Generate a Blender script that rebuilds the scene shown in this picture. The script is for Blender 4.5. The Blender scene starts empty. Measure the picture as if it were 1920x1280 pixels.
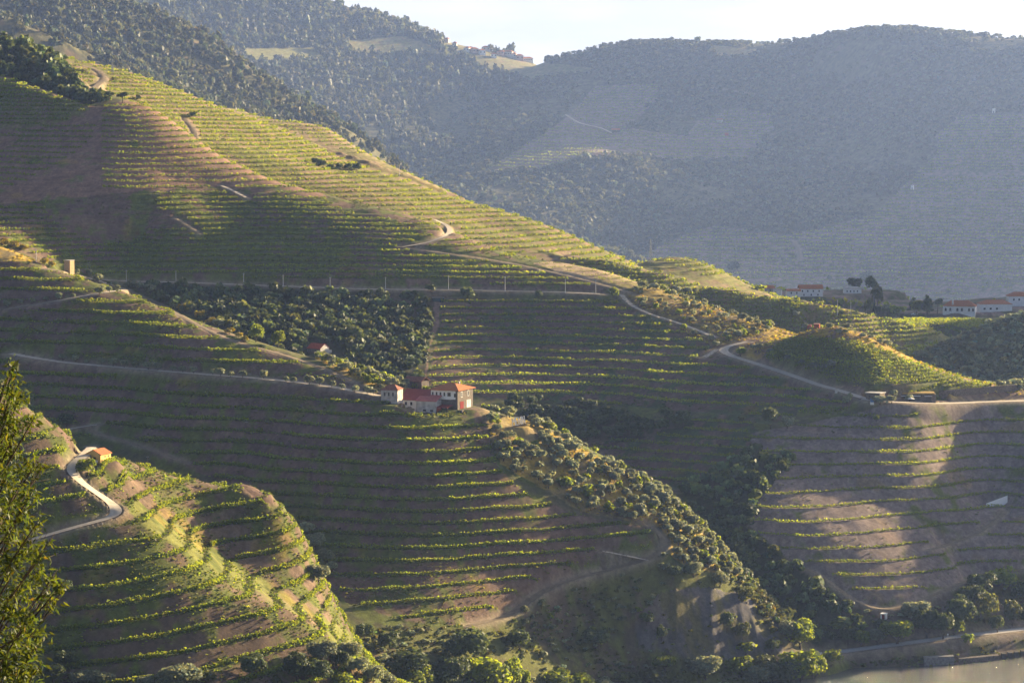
import bpy, math, random
import numpy as np
from mathutils import Vector, Matrix
scene = bpy.context.scene
R_ = math.radians
# ------------------------------------------------------------------ camera, sky, sun, exposure
cam_d = bpy.data.cameras.new("camera"); cam = bpy.data.objects.new("camera", cam_d)
scene.collection.objects.link(cam); scene.camera = cam
cam_d.sensor_width = 36; cam_d.lens = 100.0; cam_d.clip_start = .5; cam_d.clip_end = 30000
cam.location = (0, 0, 218); cam.rotation_euler = (R_(90) - math.atan(440 / 5333), 0, 0)
SUN_AZ, SUN_EL = R_(53), R_(14)            # azimuth clockwise from the view direction (+Y)
world = bpy.data.worlds.new("World"); scene.world = world; world.use_nodes = True
nt = world.node_tree; N = nt.nodes; L = nt.links
for n in list(N): N.remove(n)
wo = N.new('ShaderNodeOutputWorld'); bg = N.new('ShaderNodeBackground'); sky = N.new('ShaderNodeTexSky')
sky.sky_type = 'NISHITA'; sky.sun_disc = False; sky.sun_elevation = SUN_EL; sky.sun_rotation = SUN_AZ
sky.air_density = .6; sky.dust_density = 3.0; sky.ozone_density = 1.0
# a thin bright cloud veil in front of the blue
tc = N.new('ShaderNodeTexCoord'); mp = N.new('ShaderNodeMapping'); mp.inputs['Scale'].default_value = (2.2, 2.2, 9.0)
nz = N.new('ShaderNodeTexNoise'); nz.inputs['Scale'].default_value = 3.5; nz.inputs['Detail'].default_value = 7; nz.inputs['Roughness'].default_value = .55
cr = N.new('ShaderNodeValToRGB'); cr.color_ramp.elements[0].position = .36; cr.color_ramp.elements[0].color = (4.1, 4.0, 3.92, 1)
cr.color_ramp.elements[1].position = .58; cr.color_ramp.elements[1].color = (5.5, 5.3, 5.1, 1)
sx = N.new('ShaderNodeSeparateXYZ'); mr = N.new('ShaderNodeMapRange')
mr.inputs['From Min'].default_value = .05; mr.inputs['From Max'].default_value = .12; mr.inputs['To Min'].default_value = 1.0; mr.inputs['To Max'].default_value = .0
mx = N.new('ShaderNodeMixRGB')
L.new(tc.outputs['Generated'], mp.inputs['Vector']); L.new(mp.outputs[0], nz.inputs['Vector']); L.new(nz.outputs['Fac'], cr.inputs[0])
L.new(tc.outputs['Generated'], sx.inputs[0]); L.new(sx.outputs['Z'], mr.inputs['Value']); L.new(mr.outputs[0], mx.inputs[0])
L.new(sky.outputs[0], mx.inputs[1]); L.new(cr.outputs[0], mx.inputs[2]); L.new(mx.outputs[0], bg.inputs[0]); L.new(bg.outputs[0], wo.inputs[0])
bg.inputs[1].default_value = .05
sd = bpy.data.lights.new("sun", 'SUN'); sun = bpy.data.objects.new("sun", sd); scene.collection.objects.link(sun)
sd.energy = 5.0; sd.angle = R_(.6); sd.color = (1.0, .77, .44)
sdir = Vector((math.cos(SUN_EL) * math.sin(SUN_AZ), math.cos(SUN_EL) * math.cos(SUN_AZ), math.sin(SUN_EL)))
sun.rotation_euler = (-sdir).to_track_quat('-Z', 'Y').to_euler(); sun.location = (300, 600, 900)
scene.view_settings.view_transform = 'Standard'; scene.view_settings.look = 'None'
scene.view_settings.exposure = 2.05; scene.view_settings.gamma = 1.0
try:
    scene.cycles.use_denoising = True; scene.cycles.max_bounces = 6; scene.cycles.volume_bounces = 1
    scene.cycles.transmission_bounces = 3; scene.cycles.diffuse_bounces = 3; scene.cycles.transparent_max_bounces = 4
except Exception: pass

def tag(o, label=None, cat=None, group=None, kind=None):
    if label: o['label'] = label
    if cat: o['category'] = cat
    if group: o['group'] = group
    if kind: o['kind'] = kind
    return o
def link(o, parent=None):
    scene.collection.objects.link(o)
    if parent is not None: o.parent = parent
    return o
def mesh_np(name, V, faces, mat, parent=None, smooth=False, attrs=None):
    """V (n,3); faces (m,k) int array, or a list of such arrays (tris and quads)"""
    if not isinstance(faces, (list, tuple)): faces = [faces]
    faces = [np.asarray(f, np.int32) for f in faces if len(f)]
    me = bpy.data.meshes.new(name)
    nl = sum(f.size for f in faces); nf = sum(len(f) for f in faces)
    me.vertices.add(len(V)); me.vertices.foreach_set('co', np.ascontiguousarray(V, np.float32).ravel())
    me.loops.add(nl); me.polygons.add(nf)
    me.loops.foreach_set('vertex_index', np.concatenate([f.ravel() for f in faces]))
    tot = np.concatenate([np.full(len(f), f.shape[1], np.int32) for f in faces])
    me.polygons.foreach_set('loop_start', (np.cumsum(tot) - tot).astype(np.int32))
    me.polygons.foreach_set('loop_total', tot)
    if smooth: me.polygons.foreach_set('use_smooth', np.ones(nf, bool))
    me.update(calc_edges=True)
    for k, a in (attrs or {}).items():
        a = np.asarray(a, np.float32)
        if a.ndim == 1:
            at = me.attributes.new(k, 'FLOAT', 'POINT'); at.data.foreach_set('value', a)
        else:
            if a.shape[1] == 3: a = np.c_[a, np.ones(len(a), np.float32)]
            at = me.attributes.new(k, 'FLOAT_COLOR', 'POINT'); at.data.foreach_set('color', a.astype(np.float32).ravel())
    me.materials.append(mat)
    o = bpy.data.objects.new(name, me)
    return link(o, parent)
# --TERRAIN-BEGIN
# ------------------------------------------------------------------ land form
FOC = 5333.0          # focal length in photo pixels (1920 wide)
CAMZ = 218.0          # eye height over the river, metres
TH = math.atan(440 / FOC)
CT, ST = math.cos(TH), math.sin(TH)
rng = np.random.default_rng(7)

def ray(px, py):
    px = np.asarray(px, float); py = np.asarray(py, float)
    v = (640 - py) / FOC
    dy = CT + v * ST
    return (px - 960) / FOC / dy, (-ST + v * CT) / dy

def pt(px, py, Y):
    sx, sz = ray(px, py)
    return np.stack([sx * Y, np.asarray(Y, float) + 0 * sx, CAMZ + sz * Y], -1)

def project(X, Y, Z):
    z = Z - CAMZ
    f = Y * CT - z * ST
    u = Y * ST + z * CT
    return 960 + FOC * X / f, 640 - FOC * u / f

def vnoise(x, y, seed=0):
    xi = np.floor(x).astype(np.int64); yi = np.floor(y).astype(np.int64)
    fx = x - xi; fy = y - yi
    fx = fx * fx * (3 - 2 * fx); fy = fy * fy * (3 - 2 * fy)
    def h(a, b):
        n = (a * 374761393 + b * 668265263 + seed * 1442695041) & 0xffffffff
        n = ((n ^ (n >> 13)) * 1274126177) & 0xffffffff
        return ((n ^ (n >> 16)) & 0xffff) / 32767.5 - 1.0
    a = h(xi, yi); b = h(xi + 1, yi); c = h(xi, yi + 1); d = h(xi + 1, yi + 1)
    return (a * (1 - fx) + b * fx) * (1 - fy) + (c * (1 - fx) + d * fx) * fy

def fbm(x, y, w, seed=0, octs=3):
    s = 0; a = 1.0; t = 0
    for o in range(octs):
        s = s + a * vnoise(x / w + 17.3 * o, y / w - 9.1 * o, seed + o); t += a
        a *= .5; w *= .5
    return s / t

# control points of every hill: (photo x, photo y, ground distance); R = crest points
HILLS = {
'A': dict(r=60, c=20, R=[(0,738,876),(60,760,872),(110,798,884),(160,836,894),(205,850,900),(300,884,904),(400,908,902),(452,932,898),(520,945,899),(570,970,896),(592,1040,881),(610,1110,868),(635,1195,850)],
  P=[(100,1170,802),(100,1065,830),(322,998,852),(170,1245,793),(590,1165,826),(300,1270,783),(330,1120,818),(200,1100,819),(240,960,858),(185,862,890),(60,960,846),(60,850,864),
     (400,1060,850),(520,1130,843),(400,1000,884),(470,960,893),(555,965,895),(550,1005,886),(450,1050,875),(572,1055,877),(510,1105,863),(590,1115,865),(610,1180,850),(560,1270,800),(700,1275,850),
     (-150,720,862),(-150,1100,802),(-150,900,850),(0,1270,785),(300,940,880),(330,1010,853),(880,1300,900)]),
'B': dict(r=70, c=25, R=[(0,455,1272),(60,483,1262),(130,513,1250),(230,541,1233),(330,581,1213),(430,621,1196),(560,659,1177),(640,681,1165),(740,713,1152),(820,740,1143),(890,764,1136),(1000,794,1130),(1100,840,1128),(1200,906,1122),(1260,942,1120),(1330,1012,1115),(1400,1092,1110),(1450,1142,1105),(1530,1202,1098)],
  P=[(680,1190,995),(800,1255,985),(1000,1240,1030),(1200,1240,1060),(1400,1245,1075),(1530,1235,1085),(1000,1130,1060),(620,1090,1030),(560,960,1072),(450,900,1095),(200,800,1140),(0,740,1160),
     (700,1000,1054),(700,850,1090),(820,778,1115),(700,740,1127),(500,850,1088),(500,700,1148),(250,700,1160),(250,600,1203),(100,560,1222),(0,560,1228),(0,640,1195),(350,780,1125),(350,640,1172),
     (1200,1050,1077),(1240,1040,1080),(1000,900,1097),(1100,930,1101),(1000,1000,1064),(1180,960,1106),(1300,1120,1082),(1380,1150,1082),(1200,1140,1075),(850,1000,1059),(900,1160,1030),(720,1080,1032),
     (-200,420,1285),(-200,700,1200),(-200,560,1245)]),
'D': dict(r=80, s=6.0, c=30, R=[(0,85,1600),(60,95,1600),(110,112,1592),(190,141,1572),(215,175,1547),(270,186,1532),(310,206,1527),(370,256,1516),(450,306,1506),(560,346,1495),(650,379,1489),(760,394,1480),(850,433,1475),(930,466,1466),(1000,483,1460),(1090,493,1455),(1190,521,1445),(1240,541,1428),(1300,563,1413),(1400,591,1395),(1480,613,1375)],
  P=[(0,450,1330),(0,380,1390),(0,280,1462),(0,200,1518),(200,340,1430),(400,400,1450),(500,440,1440),(700,450,1442),(900,500,1432),(250,528,1392),(450,535,1400),(640,540,1404),(850,543,1411),(1060,548,1416),(1160,554,1416),
     (350,600,1340),(500,640,1325),(750,690,1318),(820,705,1312),(900,650,1364),(1000,600,1391),(1000,740,1300),(1100,785,1282),(1200,650,1352),(1300,600,1390),(1340,655,1350),(1280,760,1272),(1200,800,1258),(1250,850,1230),(1200,900,1212),(1300,920,1190),(1400,960,1166),(1450,1050,1140),(1500,1130,1120),(1560,1205,1105),
     (100,160,1550),(-250,60,1570),(-250,400,1350),(-250,240,1470),(600,520,1412),(1000,520,1430),(200,380,1408),(300,380,1410),(200,285,1465),(150,205,1521),(340,292,1490),(520,370,1478),(720,410,1464)],
  Q=[(0,1150,20),(50,1120,0),(100,1090,-12),(130,1080,-15),(60,1050,-40),(-50,1200,40),(-110,1240,60),(150,1085,-10),(-100,1130,20),(20,1180,45)]),
'E': dict(r=60, c=22, R=[(1420,641,1346),(1500,622,1327),(1540,613,1316),(1600,621,1311),(1640,641,1306),(1750,691,1296),(1870,724,1296),(1920,730,1298)],
  P=[(1340,655,1350),(1450,700,1306),(1550,730,1272),(1620,745,1254),(1700,752,1250),(1800,752,1268),(1900,745,1284),(1700,734,1258),(1800,735,1276),(1600,680,1285),(1700,690,1285),(1450,660,1328),
     (1450,900,1195),(1420,1000,1166),(1550,1060,1160),(1650,1145,1140),(1700,900,1205),(1650,800,1235),(1700,1000,1185),(1790,850,1234),(1840,860,1247),(1855,950,1222),(1920,850,1240),(1920,940,1212),(1830,795,1262),(1920,795,1262),(1920,1000,1192),(1920,1070,1176),(1800,1110,1156),(1450,1060,1142),(1500,1130,1125),
     (1560,1222,1108),(1700,1205,1126),(1900,1180,1152),(1560,1205,1114),(1700,1180,1133),(1900,1150,1159),(1380,800,1240),(1300,920,1190),(1320,860,1222),(1480,780,1250),
     (2150,735,1320),(2150,1000,1195),(2150,1150,1185),(2150,860,1240),(1990,880,1228)],
  Q=[(60,1050,-40),(100,1055,-40),(125,1070,-25),(60,1100,-15),(150,1085,-15),(90,1090,-20),(220,1100,-15),(20,1140,0),(400,1110,-15),(320,1110,-15)]),
'F': dict(r=70, c=25, R=[(150,118,1800),(250,141,1792),(340,173,1782),(420,206,1772),(480,229,1766),(514,239,1763),(578,270,1755),(640,303,1742),(707,323,1730),(774,340,1720),(862,372,1710),(925,392,1705),(989,411,1700),(1043,429,1695),(1130,469,1680),(1190,497,1668)],
  P=[(300,220,1650),(500,300,1642),(640,345,1638),(800,405,1620),(1000,470,1600),(1150,520,1580),(100,160,1650),(400,240,1680),(600,310,1690),(900,420,1650),(1080,470,1640),(-200,60,1800),(-200,110,1650),(250,220,1612),(330,266,1606),(420,327,1600),(520,362,1592),(620,402,1590),(740,420,1580),(850,460,1570),(930,490,1562),(1000,512,1560)]),
'G': dict(r=60, c=25, R=[(450,205,1935),(504,226,1932),(622,243,1930),(673,280,1902),(740,313,1882),(784,334,1866),(840,355,1850)],
  P=[(600,262,1880),(700,325,1832),(520,245,1880),(640,300,1850),(800,352,1830),(400,200,1920),(560,290,1828),(650,332,1808),(740,357,1795),(820,382,1790)]),
'F2': dict(r=60, c=22, R=[(1195,499,1705),(1215,488,1722),(1250,482,1730),(1300,487,1726),(1340,503,1720),(1380,521,1715),(1480,561,1702),(1580,586,1690)],
  P=[(1250,530,1655),(1400,570,1645),(1500,597,1637),(1600,603,1652),(1180,530,1640),(1300,510,1690),(1420,555,1690)]),
'V': dict(r=35, c=40, R=[], P=[(1500,597,1662),(1640,602,1700),(1790,584,1800),(1900,578,1815),(1600,606,1670),(1850,603,1695),(1700,650,1580),(1750,662,1560),(1560,660,1560),(1600,549,1977),(1510,554,1950),(1400,548,1990),(1900,565,1905),(2100,580,1810),(2100,650,1600),(1700,566,1900)]),
'K': dict(r=60, c=30, R=[(1730,667,1548),(1745,660,1550),(1800,635,1556),(1860,606,1562),(1920,589,1566),(2000,570,1570)],
  P=[(1780,692,1500),(1920,725,1450),(1920,650,1505),(1850,680,1490),(1830,722,1450),(2150,540,1590),(2150,700,1460)]),
'H': dict(r=240, c=75, R=[(200,-8,2202),(330,46,2162),(430,97,2152),(520,163,2122),(600,213,2102),(680,263,2082),(760,326,2062)],
  P=[(0,80,1850),(100,102,1880),(340,160,2020),(480,215,2010),(620,236,2020),(690,278,2020),(200,50,2080),(340,100,2090),(500,190,2070),(0,0,2080),(0,-120,2250),(-200,-100,2150),(-200,60,1950),(200,125,1960),(20,90,1830)]),
'I': dict(r=470, c=140, R=[(440,-42,2800),(530,-7,2800),(640,13,2790),(740,40,2780),(830,76,2770),(930,102,2770),(1000,119,2760)],
  P=[(700,310,2350),(760,335,2330),(700,200,2520),(600,150,2560),(500,120,2560),(850,220,2550),(930,140,2660),(400,60,2600),(700,90,2690),(900,290,2400),(900,390,2300),(1000,430,2250),(1100,480,2200),(960,210,2600),(1000,320,2450)]),
'J': dict(r=470, c=140, R=[(960,141,2700),(1010,126,2720),(1060,108,2720),(1120,92,2710),(1200,80,2700),(1300,82,2700),(1350,91,2720),(1420,99,2730),(1500,78,2650),(1600,59,2620),(1720,55,2600),(1830,68,2590),(1920,74,2580),(2050,62,2580),(2350,10,2600),(2700,0,2600)],  # unseen crest end at far right is raised to shade the vineyard below
  P=[(1300,470,2150),(1500,520,2100),(1700,550,2070),(1920,545,2050),(1000,400,2150),(850,342,2250),(1250,445,2180),(1500,350,2330),(1250,300,2350),(1060,330,2250),(1160,292,2300),(1500,200,2520),(1800,230,2440),(1900,400,2250),(1700,450,2180),(1150,220,2500),(950,230,2480),(880,300,2350),(1130,160,2600),(2200,300,2400),(2200,540,2050),(1400,420,2210),(1500,545,2040),(1300,500,2090),(1920,575,1990),(1700,580,2010),(1100,520,2080)]),
'S': dict(r=60, c=50, R=[], P=[], Q=[(720,1950,235),(760,2200,285),(900,2300,325),(900,2000,295),(1100,2200,345),(1300,2100,335),(1000,2450,330),(700,2400,290),(690,2520,295),(820,2600,320)]),  # added hill out of view, blocks the sun from the valley flat
}
def fit_hill(h):
    pts = [pt(*p) for p in h['P']] + [pt(*p) for p in h['R']]
    pts += [np.array(q, float) for q in h.get('Q', [])]
    for p in h['R']:
        q = pt(*p); d = np.array([q[0], q[1], 0]); d /= np.linalg.norm(d)
        s = p[2] / 1500.0
        for a, b in ((45, 15), (130, 65), (260, 150)):
            r = q + d * a * s; r[2] = q[2] - b * s; pts.append(r)
    P = np.array(pts); n = len(P); c = h['c']
    d = np.sqrt(((P[:, None, :2] - P[None, :, :2]) ** 2).sum(-1) + c * c)
    A = np.zeros((n + 3, n + 3)); sc = 1e-3
    A[:n, :n] = -d + np.eye(n) * h.get('s', 2.0)
    A[:n, n] = A[n, :n] = 1
    A[:n, n + 1] = A[n + 1, :n] = P[:, 0] * sc
    A[:n, n + 2] = A[n + 2, :n] = P[:, 1] * sc
    w = np.linalg.solve(A, np.r_[P[:, 2], 0, 0, 0])
    h['fit'] = (P[:, :2], w, c)
for _k in ('P', 'R'):    # far hills stand well back; the left end of the main slope swings away
    for _h, _f in (('J', 2.6), ('I', 2.6), ('H', 2.0)):
        HILLS[_h][_k] = [(x, y, d * _f) for x, y, d in HILLS[_h][_k]]
    HILLS['D'][_k] = [(x, y, d + max(0, 500 - x) * .11) for x, y, d in HILLS['D'][_k]]
for _h in HILLS.values(): fit_hill(_h)

def hill_height(h, X, Y):
    P, w, c = h['fit']; n = len(P)
    x = X.ravel(); y = Y.ravel(); out = np.empty(len(x))
    for a in range(0, len(x), 60000):
        b = min(len(x), a + 60000)
        d2 = (x[a:b, None] - P[None, :, 0]) ** 2 + (y[a:b, None] - P[None, :, 1]) ** 2
        z = np.sqrt(d2 + c * c) @ (-w[:n]) + w[n] + 1e-3 * (w[n + 1] * x[a:b] + w[n + 2] * y[a:b])
        far = np.sqrt(d2.min(1))
        out[a:b] = z - 1.3 * np.maximum(0, far - h['r'])
    return out.reshape(X.shape)

# fan of columns (in photo pixels) and rows (in metres of distance)
COLPX = np.concatenate([np.arange(-2200, -330, 60), np.arange(-330, -45, 12), np.arange(-45, 1966, 3), np.arange(1968, 2260, 12), np.arange(2260, 4200, 60)]).astype(float)
ROWY = np.concatenate([np.arange(640, 740, 6), np.arange(740, 1470, .85), np.arange(1470, 1830, 1.25), np.arange(1830, 2500, 2.4), np.arange(2500, 4300, 3.6), np.arange(4300, 7320, 5.5), np.arange(7320, 8600, 40), np.arange(8600, 15001, 300)])
COLS = (COLPX - 960) / FOC / CT
GX = COLS[None, :] * ROWY[:, None]
GY = ROWY[:, None] + 0 * GX
HN = list(HILLS)
def land(X, Y):
    fl = np.where(Y > 1150, np.minimum(60, (Y - 1150) * .25 - 8), -8) + 0 * X
    fl = np.where(Y > 2300, -160, fl)
    fl = np.where(Y < 900, -8 + 0 * X, fl)
    hs = [fl] + [hill_height(HILLS[k], X, Y) for k in HN]
    H = np.stack(hs); m = H.max(0); s = 2.5
    Z = m + s * np.log(np.exp((H - m) / s).sum(0)); ID = H.argmax(0) - 1
    Z = np.where((Z < -8) & (Y < 2300), -8, Z)
    return Z, ID
# the land is evaluated on every second row and column, then refined
_ci = np.unique(np.r_[np.arange(0, len(COLS), 3), len(COLS) - 1]); _ri = np.unique(np.r_[np.arange(0, len(ROWY), 3), len(ROWY) - 1])
_Z, _I = land(GX[np.ix_(_ri, _ci)], GY[np.ix_(_ri, _ci)])
def _up(A):
    B = np.empty((len(_ri), len(COLS)))
    for i in range(len(_ri)): B[i] = np.interp(COLS, COLS[_ci], A[i])
    f = np.interp(ROWY, ROWY[_ri], np.arange(len(_ri))); i0 = np.minimum(f.astype(int), len(_ri) - 2); f = (f - i0)[:, None]
    return B[i0] * (1 - f) + B[i0 + 1] * f
GZ = _up(_Z)
GI = _I[np.minimum(np.searchsorted(_ri, np.arange(len(ROWY))), len(_ri) - 1)][:, np.minimum(np.searchsorted(_ci, np.arange(len(COLS))), len(_ci) - 1)]
# --TERRAIN-END
# ------------------------------------------------------------------ land use zones (outlines as seen on the hills, each bound to its own hill)
GZ = GZ + 1.3 * fbm(GX, GY, 55, 3) + .5 * fbm(GX, GY, 14, 5)
PX, PY = project(GX, GY, GZ)
def at(px, py, ymin=0.0, Z=None):
    """first point of the land met by the sight line, beyond ymin"""
    Z = GZ if Z is None else Z
    sx, sz = ray(px, py)
    j = float(np.interp(sx, COLS, np.arange(len(COLS)))); j0 = min(int(j), len(COLS) - 2); f = j - j0
    d = Z[:, j0] * (1 - f) + Z[:, j0 + 1] * f - (CAMZ + sz * ROWY)
    d = np.where(ROWY < ymin, -1, d)
    k = np.argmax(d >= 0)
    if d[k] < 0: return None
    if k == 0 or ROWY[k - 1] < ymin: y = ROWY[k]
    else:
        a, b = d[k - 1], d[k]; y = ROWY[k - 1] + (ROWY[k] - ROWY[k - 1]) * (-a) / (b - a + 1e-9)
    return np.array([sx * y, y, CAMZ + sz * y])
def hgt(X, Y):
    X = np.asarray(X, float); Y = np.asarray(Y, float)
    j = np.interp(X / Y, COLS, np.arange(len(COLS))); i = np.interp(Y, ROWY, np.arange(len(ROWY)))
    j0 = np.minimum(j.astype(int), len(COLS) - 2); i0 = np.minimum(i.astype(int), len(ROWY) - 2); fj = j - j0; fi = i - i0
    return (GZ[i0, j0] * (1 - fi) + GZ[i0 + 1, j0] * fi) * (1 - fj) + (GZ[i0, j0 + 1] * (1 - fi) + GZ[i0 + 1, j0 + 1] * fi) * fj
def inpoly(poly, X, Y):
    r = np.zeros(X.shape, bool); n = len(poly)
    for k in range(n):
        x0, y0 = poly[k]; x1, y1 = poly[(k + 1) % n]
        if y0 == y1: continue
        c = ((y0 > Y) != (y1 > Y)) & (X < (x1 - x0) * (Y - y0) / (y1 - y0) + x0)
        r ^= c
    return r
def zmask(poly, hills):
    m = np.isin(GI, [HN.index(h) for h in hills])
    if poly is None: return m
    xs = [p[0] for p in poly]; ys = [p[1] for p in poly]
    wx = PX + 5 * fbm(GX, GY, 16, 41); wy = PY + 2.5 * fbm(GX, GY, 16, 43)
    m &= (wx > min(xs)) & (wx < max(xs)) & (wy > min(ys)) & (wy < max(ys))
    out = np.zeros_like(m); out[m] = inpoly(poly, wx[m], wy[m])
    return out
SOIL = (.130, .084, .064); SOILR = (.20, .12, .085); GREY = (.185, .145, .130); GRASS = (.085, .100, .020); GOLD = (.34, .235, .045); DRY = (.22, .17, .075); DARK = (.050, .050, .028)
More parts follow.
